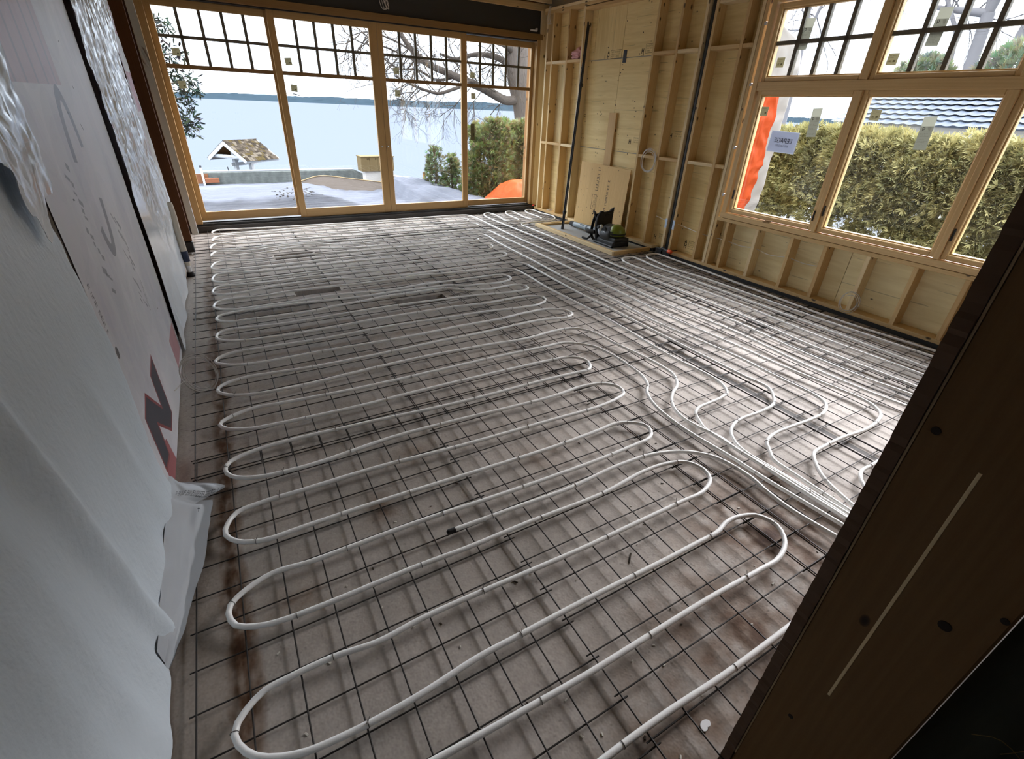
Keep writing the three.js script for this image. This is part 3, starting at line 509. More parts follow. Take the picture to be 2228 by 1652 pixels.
// grey membrane: the large dull sheet nearest the camera
const memMat = std({ color: lin(0.64, 0.705, 0.75), roughness: 0.52, side: THREE.DoubleSide, bumpMap: dataTex(512, 512, (u, v) => 128 + 110 * fbm(u * 14, v * 14, 3, 5), false, [3, 2], THREE.MirroredRepeatWrapping), bumpScale: 0.004 });
{
  const m = thing('grey_membrane', 'dull grey membrane sheet with soft folds covering the wall nearest the camera', 'membrane');
  const f = (u, v) => {
    const y = lerp(0.012, 2.35, v), edge = -2.3 + 0.05 * noise(y * 3, 2) + 0.05 * smooth(y, 0.9, 1.2) + 0.03 * noise(y * 11, 7), z = lerp(1.0, edge, Math.pow(u, 0.8));
    let d = 0.014 * fbm(z * 1.3, y * 1.3, 4, 3) + 0.004 * fbm(z * 7, y * 7, 8, 2);
    const fold = (a, b, c, s, h) => h * Math.exp(-(((z * a + y * b - c) / s) ** 2));          // soft slanting folds
    d += fold(1, -0.22, -1.47, 0.05, 0.026) + fold(1, -0.22, -1.39, 0.06, -0.012) + fold(1, -0.08, -1.08, 0.07, 0.017) + fold(1, 0.1, -0.8, 0.09, 0.02) + fold(1, 0.3, -0.42, 0.12, 0.022) + fold(1, -0.3, -2.05, 0.06, 0.012) * smooth(y, 1.2, 0.7) + 0.005 * Math.sin(z * 14 + y * 2.2 + 3 * noise(y * 1.5, z)) * smooth(y, 1.3, 0.3);
    d += 0.03 * smooth(y, 0.35, 0.0) * (0.6 + 0.8 * noise(z * 2.6, 3));
    d -= 0.03 * smooth(u, 0.97, 1);
    return V(-0.512 + d, y, z);
  };
  part('membrane', sheet(150, 120, f, [-1, 0, 0], 0.002, 3, 2.4), memMat, m);
  // torn foot of the sheet turned out over the slab
  const print = std({ color: 0xffffff, roughness: 0.5, side: THREE.DoubleSide, map: canvasTex(512, 512, (c, W, H) => { c.fillStyle = '#aeb2b6'; c.fillRect(0, 0, W, H); c.fillStyle = '#3a3c40'; c.save(); c.translate(0, H); c.scale(1, -1); glyphs(c, 60, 62, 430, 16, 3, 0.2); c.fillRect(330, 108, 6, 24); c.fillRect(318, 118, 30, 5); c.restore(); }) });
  const g = grid(40, 60, (u, v) => {
    const z = lerp(-2.28, -1.32, v);
    const wdt = v < 0.1 ? lerp(0.03, 0.2, v / 0.1) : v < 0.2 ? lerp(0.2, 0.13, (v - 0.1) / 0.1) + 0.03 * Math.sin(v * 60) : lerp(0.15, 0.012, Math.pow((v - 0.2) / 0.8, 1.6)) + 0.008 * noise(v * 12, 1);
    const lift = 0.13 * (1 - u) ** 1.5 + 0.012 + 0.02 * noise(u * 4, v * 7, 3) + 0.03 * Math.exp(-(((v - 0.08) / 0.05) ** 2)) * u;
    return V(-0.505 + wdt * u + 0.006 * noise(u * 5, v * 9), Math.max(0.036, lift), z - u * 0.06 * (1 - v));
  }, 1, 1);
  part('printed_flap', g, print, m);
}
// clear crumpled plastic over the top of the membrane
const plasticMat = phys({ color: lin(0.80, 0.86, 0.91), roughness: 0.2, transmission: 0.15, thickness: 0, side: THREE.DoubleSide, specularIntensity: 1 });
function crumple(z, y, s, a) {
  const q = 0.5 * noise(z * 2.3 * s, y * 1.1 * s, 2);
  return a * (0.9 * ridge(z * 5 * s + q, y * 1.7 * s + q, 1) + 0.55 * ridge(z * 12 * s + q * 2, y * 4.5 * s, 5) + 0.32 * ridge(z * 24 * s, y * 11 * s + q, 9) + 0.12 * ridge(z * 50 * s, y * 22 * s, 12));
}
{
  const f = (u, v) => {
    const z = lerp(-0.3, -2.225 + 0.02 * noise(v * 9, 4), u), low = 1.56 - 0.14 * smooth(z, -1.7, -2.0) - 0.12 * Math.exp(-(((z + 2.0) / 0.07) ** 2)) - 0.07 * Math.exp(-(((z + 1.9) / 0.03) ** 2)) + 0.05 * noise(z * 9, 3) + 0.02 * noise(z * 31, 8);
    const y = lerp(low, 2.5, v);
    return V(-0.487 + crumple(z, y, 1.25, 0.011) * (0.55 + 0.7 * smooth(y, 1.3, 1.6)) + 0.012 * fbm(z * 3, y * 3, 2, 2), y, z);
  };
  single('plastic_sheet', sheet(150, 120, f, [-1, 0, 0], 0.0012), plasticMat, 'torn crumpled clear plastic hanging over the dull grey membrane at the far left edge', 'plastic sheet', 'crumpled plastic on the left wall');
}
// pale printed insulation board
{
  const W = 1024, H = 1648;
  const tex = canvasTex(W, H, (c) => {
    const r = rng(12);
    c.fillStyle = '#dcdadd'; c.fillRect(0, 0, W, H);
    for (let k = 0; k < 260; k++) { c.fillStyle = `rgba(${r() < 0.5 ? '168,168,178' : '232,230,230'},${0.05 + r() * 0.06})`; c.beginPath(); c.ellipse(r() * W, r() * H, 30 + r() * 120, 40 + r() * 220, r() * 0.5 - 0.25, 0, 7); c.fill(); }
    const X = (z) => ((z + 2.25) / -1.8) * W, Yp = (y) => (1 - y / 2.9) * H;
    // worn red field, with faint bars, high on the board
    c.fillStyle = 'rgba(150,96,102,0.36)'; c.fillRect(X(-2.32), Yp(2.1), X(-3.2) - X(-2.32), Yp(1.72) - Yp(2.1));
    c.fillStyle = 'rgba(150,150,158,0.5)'; for (let k = 0; k < 5; k++) c.fillRect(X(-2.45 - k * 0.16), Yp(2.1), 16, Yp(1.72) - Yp(2.1));
    // rubbed grey lettering running down the board
    c.strokeStyle = 'rgba(92,92,100,0.62)'; c.lineWidth = 34; c.lineCap = 'butt';
    c.beginPath(); c.ellipse(X(-3.02), Yp(1.36), 72, 190, 0.12, 3.3, 5.9); c.stroke();
    c.beginPath(); c.ellipse(X(-3.02), Yp(1.36), 72, 190, 0.12, 0.3, 2.4); c.stroke();
    c.fillStyle = 'rgba(84,84,92,0.5)';
    for (let k = 0; k < 16; k++) { c.save(); c.translate(X(-2.62 - r() * 0.1), Yp(1.45 - k * 0.034)); c.rotate(0.5); c.fillRect(0, 0, 12 + r() * 26, 5 + r() * 12); c.restore(); }
    for (let k = 0; k < 18; k++) { c.save(); c.translate(X(-3.2 - r() * 0.16), Yp(1.16 - k * 0.03)); c.rotate(0.9); c.fillRect(0, 0, 20 + r() * 40, 4 + r() * 8); c.restore(); }
    // two lines of small stamps
    c.fillStyle = 'rgba(50,48,50,0.8)';
    c.save(); c.translate(X(-2.33), Yp(1.06)); c.rotate(Math.PI / 2); glyphs(c, 0, 0, 110, 15, 31, 0.15); c.restore();
    c.beginPath(); c.ellipse(X(-2.33), Yp(0.76), 13, 15, 0, 0, 7); c.fill();
    c.save(); c.translate(X(-3.4), Yp(0.75)); c.rotate(Math.PI / 2 + 0.1); c.globalAlpha = 0.5; glyphs(c, 0, 0, 100, 7, 41, 0.2); glyphs(c, 0, 14, 90, 6, 44, 0.2); c.restore();
    // foot: broad red band and zig-zag capital letter in black with a red outline
    c.fillStyle = 'rgba(150,58,62,0.72)'; c.beginPath(); c.moveTo(X(-2.32), Yp(0.0)); c.lineTo(X(-2.36), Yp(0.24)); c.lineTo(X(-2.56), Yp(0.16)); c.lineTo(X(-2.6), Yp(0)); c.fill();
    c.fillStyle = 'rgba(150,58,62,0.5)'; c.fillRect(X(-3.62), Yp(0.26), X(-3.98) - X(-3.62), 120);
    c.strokeStyle = '#8f4a4c'; c.lineWidth = 10; c.fillStyle = '#4b4a52'; c.lineJoin = 'miter';
    const N = [[-2.34, 0.12], [-2.34, 0.42], [-2.5, 0.46], [-2.72, 0.26], [-2.74, 0.44], [-2.92, 0.47], [-2.9, 0.12], [-2.74, 0.1], [-2.52, 0.28], [-2.5, 0.1]];
    c.beginPath(); N.forEach(([z, y], i) => (i ? c.lineTo(X(z), Yp(y)) : c.moveTo(X(z), Yp(y)))); c.closePath(); c.fill(); c.stroke();
    c.strokeStyle = '#33322f'; c.lineWidth = 4;
    for (const [z, y] of [[-3.5, 1.9], [-3.45, 1.72], [-3.1, 1.62], [-2.6, 1.32], [-3.3, 1.56], [-3.62, 0.5]]) { c.beginPath(); c.moveTo(X(z), Yp(y)); c.lineTo(X(z) + 8 + r() * 14, Yp(y) + (r() - 0.3) * 26); c.stroke(); }
  });
  tex.anisotropy = 8;
  const b = thing('insulation_board', 'pale insulation board with rubbed grey lettering and a black zigzag letter at its foot', 'insulation board');
  const mat = std({ map: tex, roughness: 0.5 });
  const f = (u, v) => V(-0.517 + 0.004 * fbm(u * 4, v * 5, 3, 3), lerp(0.012, 2.9, v), lerp(-2.245, -4.045, u));
  const face = grid(60, 80, f);
  part('printed_face', face, mat, b);
  span('foam_core', [-0.545, 0.012, -4.045], [-0.523, 2.9, -2.245], std({ color: lin(0.42, 0.36, 0.3), roughness: 0.9 }), b);
}
// crumpled foil-like plastic strip; smooth below
{
  const f = (u, v) => {
    const y = lerp(0.018, 3.0, v), right = -6.02 + 0.16 * smooth(y, 2.2, 1.8) - 0.1 * smooth(y, 1.6, 1.2) - 0.62 * smooth(y, 1.25, 0.55) + 0.75 * smooth(y, 0.32, 0.02) + 0.05 * noise(y * 7, 5) + 0.025 * noise(y * 23, 2);
    const left = -4.11 - 0.03 * noise(y * 2, 9) + 0.1 * smooth(y, 0.9, 0.2), z = lerp(left, right, u);
    const edgeY = 0.55 + (z + 4.2) * -0.0 + 0.62 * smooth(z, -5.4, -4.2) + 0.1 * noise(z * 6, 1);
    const k = smooth(y, edgeY - 0.12, edgeY + 0.1);
    const soft = 0.012 * fbm(z * 2.2, y * 0.8, 3, 3) + 0.01 * Math.sin(z * 9 + noise(y, 2) * 3) * smooth(y, 1.1, 0.3);
    return V(-0.503 + soft + k * (crumple(z, y, 1, 0.016) - 0.004), y, z);
  };
  const foil = phys({ color: lin(0.82, 0.87, 0.92), roughness: 0.22, metalness: 0.1, side: THREE.DoubleSide });
  single('plastic_sheet', sheet(230, 330, f, [-1, 0, 0], 0.0015), foil, 'tall crinkled silvery plastic strip between the printed board and the far post', 'plastic sheet', 'crumpled plastic on the left wall');
  const f2 = (u, v) => { const y = lerp(0.25, 3.0, v), z = lerp(-6.12, -6.62 - 0.12 * smooth(y, 1.6, 0.6), u) + 0.02 * noise(y * 5, 3); return V(-0.52 + crumple(z, y, 0.8, 0.008), y, z); };
  const red = std({ roughness: 0.5, side: THREE.DoubleSide, map: canvasTex(128, 1024, (c, W, H) => { c.fillStyle = '#b7b1a6'; c.fillRect(0, 0, W, H); c.fillStyle = '#9a4038'; c.fillRect(50, 230, 70, 14); c.fillRect(50, 300, 70, 14); c.fillRect(104, 244, 16, 60); c.fillRect(30, 420, 90, 120); c.fillStyle = '#6f6b70'; c.fillRect(60, 255, 30, 34); c.fillStyle = 'rgba(160,120,125,0.4)'; c.fillRect(0, 0, 40, H); }) });
  single('wall_wrap', sheet(40, 160, f2, [-1, 0, 0], 0.0015, 1, 1), red, 'loose pale wall wrap with red print between the silvery plastic and the brown post', 'wall wrap');
}
// posts by the corner
{
  const p = thing('corner_stud', 'reddish brown stud on a black foot beside the glass doors', 'stud', [-0.5, 0, -7.02]);
  part('stud', box(0.14, 3.0, 0.038), M.darkTimber.clone(), p, [0, 1.66, 0]).material.color.set(0x6f5240);
  part('foot', box(0.13, 0.13, 0.07, 0.008), M.black, p, [0.005, 0.09, 0]);
  part('standoff', box(0.06, 0.03, 0.05, 0.004), M.steel, p, [0, 0.015, 0]);
  const q = thing('trim_strip', 'pale grey strip standing between the brown stud and the door jamb', 'strip', [-0.415, 0, -7.75]);
  part('strip', box(0.075, 2.95, 0.03), std({ color: lin(0.55, 0.58, 0.55), roughness: 0.5 }), q, [0, 1.55, 0]);
  part('yellow_edge', box(0.006, 1.9, 0.03, 0.001), M.lumber[0], q, [0.04, 1.5, 0.002]);
  part('wrap_tail', grid(8, 16, (u, v) => V(-0.03 + u * 0.07, 2.0 + v * 0.18 - 0.05 * u, 0.02 + 0.015 * Math.sin(u * 5 + v * 4)), 1, 1), M.wrap, q);
  const s = thing('sleeved_pipe', 'pipe in a pale fabric sleeve with blue tape at its foot', 'pipe', [-0.475, 0, -6.05]);
  const sl = new THREE.LatheGeometry([[0.028, 0.12], [0.03, 0.2], [0.033, 0.26], [0.031, 0.5], [0.034, 0.62], [0.029, 0.74], [0.026, 0.76]].map(([r, y]) => new THREE.Vector2(r, y)), 20);
  part('sleeve', sl, std({ color: lin(0.66, 0.6, 0.5), roughness: 0.7, side: THREE.DoubleSide }), s);
  part('blue_tape', new THREE.CylinderGeometry(0.0345, 0.0345, 0.11, 24), std({ color: lin(0.012, 0.022, 0.06), roughness: 0.35 }), s, [0, 0.22, 0]);
  part('pipe', new THREE.CylinderGeometry(0.024, 0.024, 0.13, 20), M.white, s, [0, 0.095, 0]);
  part('rubber_foot', new THREE.CylinderGeometry(0.03, 0.042, 0.05, 20), M.blackRubber, s, [0, 0.026, 0]);
}
// ------------------------------------------------------------------ right foreground: the jamb that the camera stands against
{
  const w = structure('wall_near');
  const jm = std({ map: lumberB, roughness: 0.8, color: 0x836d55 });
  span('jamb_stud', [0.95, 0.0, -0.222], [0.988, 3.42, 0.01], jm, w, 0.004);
  const r = rng(90), pts = [];
  // sheathing with a torn, splintered edge beyond the stud
  const s = new THREE.Shape(); let y = 0;
  s.moveTo(5.42, 0); s.lineTo(5.42, 3.42); y = 3.42; s.lineTo(0.944, 3.42);
  while (y > 0.012) { s.lineTo(0.944 + 0.004 * noise(y * 9, 2) + (r() - 0.5) * 0.006, y); y -= 0.006 + r() * 0.014; }
  s.lineTo(0.944, 0);
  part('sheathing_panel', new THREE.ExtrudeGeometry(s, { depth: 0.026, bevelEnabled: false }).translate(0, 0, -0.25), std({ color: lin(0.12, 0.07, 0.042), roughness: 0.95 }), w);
  span('back_panel', [0.99, 0, 0.3], [5.42, 3.42, 0.36], M.oldWood, w);
  span('bare_edge', [0.9485, 0.1, -0.2235], [0.951, 2.4, -0.2195], M.plyEdge, w, 0.0005);
  span('scrape_mark', [0.9492, 0.58, -0.1275], [0.951, 1.235, -0.122], M.lumber[0], w, 0.0004);
  for (const [yy, z, q] of [[1.27, -0.2, 0.007], [0.94, -0.05, 0.01], [0.42, -0.16, 0.006], [1.02, 0.0, 0.006], [0.3, -0.1, 0.005]]) part('knot', new THREE.CylinderGeometry(q, q, 0.002, 14).rotateZ(Math.PI / 2), std({ color: lin(0.02, 0.013, 0.009), roughness: 0.9 }), w, [0.9495, yy, z]);
  const batt = grid(40, 60, (u, v) => V(1.0 + 0.03 * fbm(u * 9, v * 16, 3), v * 2.4, lerp(0.012, 0.3, u)), 1, 1);
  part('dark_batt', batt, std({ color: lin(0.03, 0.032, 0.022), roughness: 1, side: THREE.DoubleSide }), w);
  const wisp = []; for (let k = 0; k < 7; k++) { const a = V(0.985, 0.55 + r() * 0.4, 0.06 + r() * 0.1); wisp.push(tube([a, a.clone().add(V(-0.01, 0.03 + r() * 0.05, 0.03)), a.clone().add(V(0, 0.05 * r(), 0.07 + r() * 0.05))], 0.0007, 10, 5)); }
  stuff(part('glass_fibres', merge(wisp), std({ color: lin(0.16, 0.1, 0.03), roughness: 0.9 }), w));
  // hall behind the camera
  const h = structure('wall_back');
  span('back_wall', [-0.9, 0, 2.0], [1.0, 3.42, 2.1], M.oldWood, h);
  span('side_wall', [1.0, 0, 0.36], [1.1, 3.42, 2.1], M.oldWood, h);
  span('outer_left', [-0.9, -0.1, -8.4], [-0.74, 3.45, 2.1], M.oldWood, h);
}
// ------------------------------------------------------------------ hearth curb and what stands in the bay
{
  const c = thing('hearth_curb', 'low lumber curb framing a grey pad against the plywood bay', 'curb');
  const L = M.lumber;
  span('front_board', [4.48, 0.0, -6.93], [4.518, 0.055, -4.94], L[0], c, 0.003);
  span('inner_board', [4.519, 0.0, -6.93], [4.557, 0.052, -4.98], L[1], c, 0.003);
  span('near_board', [4.519, 0.0, -4.978], [5.19, 0.054, -4.94], L[2], c, 0.003);
  span('far_board', [4.558, 0.0, -6.93], [5.19, 0.052, -6.892], L[0], c, 0.003);
  span('far_inner_board', [4.558, 0.0, -6.85], [5.19, 0.05, -6.812], L[1], c, 0.003);
  span('pad', [4.558, 0.0, -6.811], [5.19, 0.024, -4.98], std({ bumpMap: M.concrete.bumpMap, bumpScale: 0.002, color: lin(0.42, 0.43, 0.425), roughness: 0.75 }), c);
  // plywood sheet leaning on the bay
  const ply = std({ roughness: 0.75, color: 0xfff2dc, map: canvasTex(768, 660, (x, W, H) => {
    const r = rng(3); x.fillStyle = '#d6bd8c'; x.fillRect(0, 0, W, H);
    for (let k = 0; k < 900; k++) { x.fillStyle = `rgba(${r() < 0.5 ? '160,128,80' : '228,208,164'},0.12)`; x.fillRect(r() * W, r() * H, 2 + r() * 2, 60 + r() * 200); }
    x.fillStyle = '#3d3428'; for (let k = 0; k < 34; k++) { x.beginPath(); x.ellipse(r() * W, r() * H, 3, 5, 0, 0, 7); x.fill(); }
    x.save(); x.translate(330, 180); x.rotate(Math.PI / 2); glyphs(x, -150, 0, 200, 40, 4, 0.2); x.strokeStyle = '#3d3428'; x.lineWidth = 4; x.strokeRect(120, 0, 150, 70); glyphs(x, 130, 10, 120, 14, 6); glyphs(x, 130, 34, 120, 14, 8); x.restore();
    x.save(); x.translate(470, 440); x.rotate(-Math.PI / 2); glyphs(x, -60, 0, 360, 30, 14, 0.25); x.restore();
    x.save(); x.translate(440, 620); x.rotate(-Math.PI / 2); x.fillRect(0, 0, 130, 34); x.restore();
    x.save(); x.translate(350, 640); x.rotate(-Math.PI / 2); x.globalAlpha = 0.6; glyphs(x, 0, 0, 120, 26, 24); x.restore();
  }) });
  const p = new THREE.BoxGeometry(0.015, 0.98, 1.16);
  single('plywood_offcut', p, ply, 'square plywood offcut with dark stamps leaning in the bay behind the leaf blower', 'plywood', null, [5.178, 0.52, -6.165], [0.012, 0, -0.045]);
}
{ // three black pipes leaning together
  const off = [[0, 0], [0.028, -0.01], [0.012, 0.02]];
  off.forEach(([dx, dz], i) => {
    const a = V(4.72 + dx, 0.026, -6.49 + dz), b = V(5.145 + dx * 0.5, 2.84 - i * 0.02, -6.865 + dz), g = thing('black_pipe', ['leftmost', 'rightmost', 'middle'][i] + ' of three thin black pipes leaning together against the plywood bay', 'pipe');
    part('pipe', rod(a, b, 0.0115, 12), std({ color: lin(0.02, 0.022, 0.028), roughness: 0.32 }), g);
    for (const t of [0.09, 0.72]) if (i === 0) { const q = a.clone().lerp(b, t); part('tape_band', rod(q.clone().addScaledVector(b.clone().sub(a).normalize(), -0.02).add(V(0.013, 0, 0.004)), q.clone().addScaledVector(b.clone().sub(a).normalize(), 0.02).add(V(0.013, 0, 0.004)), 0.031, 16), M.black, g); }
  });
}
{ // black plastic vent pipe between two studs, and the capped stub at its foot
  const g = thing('vent_pipe', 'black plastic pipe running up between two studs beside the window', 'pipe', [5.27, 0, -4.678]);
  part('riser', rod(V(0, 0.1, 0), V(0, 3.04, 0), 0.0445, 24), std({ color: lin(0.018, 0.02, 0.021), roughness: 0.4 }), g);
  part('elbow', tube([V(0, 0.14, 0), V(0, 0.075, 0), V(-0.03, 0.045, 0.01), V(-0.1, 0.045, 0.02)], 0.05, 16, 20), M.black, g);
  const o = thing('capped_stub', 'short black pipe stub closed by an orange cap beside the curb', 'pipe stub', [5.12, 0.1, -4.6]);
  part('stub', rod(V(0.05, 0, -0.1), V(0, 0, 0.06), 0.019, 16), M.black, o);
  part('cap', new THREE.CapsuleGeometry(0.026, 0.035, 8, 18).rotateX(Math.PI / 2), std({ color: lin(0.95, 0.13, 0.05), roughness: 0.4 }), o, [0, 0, 0.085]);
  part('dark_block', box(0.16, 0.085, 0.27, 0.01), M.membraneBlack, o, [0.14, -0.055, -0.1]);
  const e = thing('corner_stub', 'small capped pipe stub glowing orange in the far right corner by the door jamb', 'pipe stub', [5.17, 0.1, -8.08]);
  part('stub', rod(V(0.05, 0, 0), V(0, 0.01, 0), 0.01, 12), M.black, e); part('cap', new THREE.CapsuleGeometry(0.014, 0.02, 6, 14).rotateZ(Math.PI / 2), std({ color: lin(0.9, 0.1, 0.05), roughness: 0.4 }), e, [-0.012, 0.012, 0]);
}
// nail plates with the thin cable through the studs
{
  const blue = std({ color: lin(0.5, 0.62, 0.78), roughness: 0.4, metalness: 0.3 });
  [[-4.745, 'left'], [-4.61, 'right']].forEach(([z, s]) => single('nail_plate', box(0.003, 0.12, 0.036, 0.001), blue, 'pale blue nail plate on the stud just ' + s + ' of the black vent pipe', 'nail plate', null, [XR - 0.002, 0.43, z]));
  const pts = [[-5.0, 0.47], [-4.75, 0.44], [-4.6, 0.44], [-4.4, 0.42], [-4.19, 0.4], [-3.99, 0.4], [-3.79, 0.4], [-3.6, 0.385], [-3.39, 0.4], [-3.2, 0.375], [-2.97, 0.4], [-2.8, 0.385], [-2.6, 0.4]].map(([z, y]) => V(5.262, y, z));
  single('cable', tube(pts, 0.004, 80, 8), M.cable, 'thin white cable threaded through the studs below the window', 'cable');
}
// coils of thin cable
function coil(at, n, R, turns, seed, tailTo) {
  const r = rng(seed), pts = [], up = V(0, 1, 0), a = V(...n).normalize(), e1 = up.clone().sub(a.clone().multiplyScalar(up.dot(a))).normalize(), e2 = a.clone().cross(e1);
  let ph = r() * 6;
  for (let k = 0; k <= turns * 12; k++) { const t = (k / 12) * Math.PI * 2 + ph, rad = R * (0.82 + 0.3 * noise(k * 0.11, seed)); pts.push(V(...at).addScaledVector(e1, Math.cos(t) * rad * 1.12).addScaledVector(e2, Math.sin(t) * rad * 0.9).addScaledVector(a, (r() - 0.5) * 0.02)); }
  if (tailTo) pts.unshift(V(...tailTo));
  return tube(pts, 0.0028, turns * 36, 6);
}
single('cable_coil', coil([5.17, 1.16, -5.24], [-1, 0, 0.2], 0.15, 7, 3, [5.21, 1.45, -5.1]), M.cable, 'coil of white cable hanging from the stud right of the plywood bay', 'cable coil');
single('cable_coil', coil([5.14, 0.18, -2.17], [-1, 0.1, 0.3], 0.1, 3, 8), phys({ color: lin(0.85, 0.85, 0.84), roughness: 0.2, transmission: 0.5, thickness: 0 }), 'loose loop of clear tubing on the plate below the window', 'cable coil');
single('cable_coil', coil([-0.38, 0.12, -3.35], [0.4, 0.5, 0.8], 0.125, 4, 12, [-0.5, 0.16, -3.1]), std({ color: lin(0.45, 0.42, 0.38), roughness: 0.4 }), 'coil of grey cable coming out of the left wall onto the mesh', 'cable coil');
single('cable_coil', coil([5.25, 0.1, -7.64], [0.1, 1, 0], 0.06, 4, 15), M.cable, 'small coil of white cable on the bottom plate in the far right corner', 'cable coil');
single('hanging_wire', merge([0, 1, 2].map((k) => tube([V(5.17, 3.14, -7.95 + k * 0.02), V(5.14, 3.02, -7.94 + k * 0.03), V(5.13, 2.92 + 0.02 * k, -7.93 + k * 0.035), V(5.15, 2.9, -7.9 + k * 0.03)], 0.004, 20, 6))), M.cable, 'white wires hanging from the ceiling in the far right corner', 'wire');
single('hanging_wire', merge([0, 1, 2, 3].map((k) => tube([V(2.5 + k * 0.008, 3.14, -8.1), V(2.46 + 0.03 * k, 2.98, -8.08), V(2.5 + 0.03 * k, 2.84, -8.07), V(2.58 - 0.02 * k, 2.86 + 0.02 * k, -8.06), V(2.56, 3.0, -8.08)], 0.0035, 26, 6))), M.cable, 'loop of white wire hanging before the dark beam over the doors', 'wire');
single('insulation_tuft', (() => { const g = new THREE.IcosahedronGeometry(0.1, 20), p = g.attributes.position; for (let i = 0; i < p.count; i++) { const v = V(p.getX(i), p.getY(i), p.getZ(i)), k = 1 + 1.1 * fbm(v.x * 14, v.y * 14, v.z * 14, 4); v.multiplyScalar(k); p.setXYZ(i, v.x * 0.6, v.y * 0.75, v.z * 1.3); } g.computeVertexNormals(); return g; })(), M.pink, 'tuft of pink insulation on the blocking between two studs near the doors', 'insulation', null, [5.27, 2.47, -7.22]);
// bright screws and scraps in the far corner
single('bracket', merge([spanGeo([5.0, 2.83, -8.238], [5.12, 2.85, -8.2]), spanGeo([5.1, 2.84, -8.238], [5.125, 2.875, -8.2])]), M.white, 'small white bracket at the right end of the dark beam', 'bracket');
single('flake', (() => { const s = new THREE.Shape(); s.moveTo(-0.02, -0.008); s.quadraticCurveTo(-0.024, 0.012, 0, 0.014); s.quadraticCurveTo(0.018, 0.012, 0.02, 0.002); s.quadraticCurveTo(0.012, -0.012, 0, -0.006); s.quadraticCurveTo(-0.01, -0.016, -0.02, -0.008); return new THREE.ExtrudeGeometry(s, { depth: 0.002, bevelEnabled: true, bevelSize: 0.001, bevelThickness: 0.001, bevelSegments: 1 }).rotateX(-Math.PI / 2); })(), M.white, 'small white scrap lying on the slab near the dark jamb', 'scrap', null, [0.985, 0.003, -0.33]);
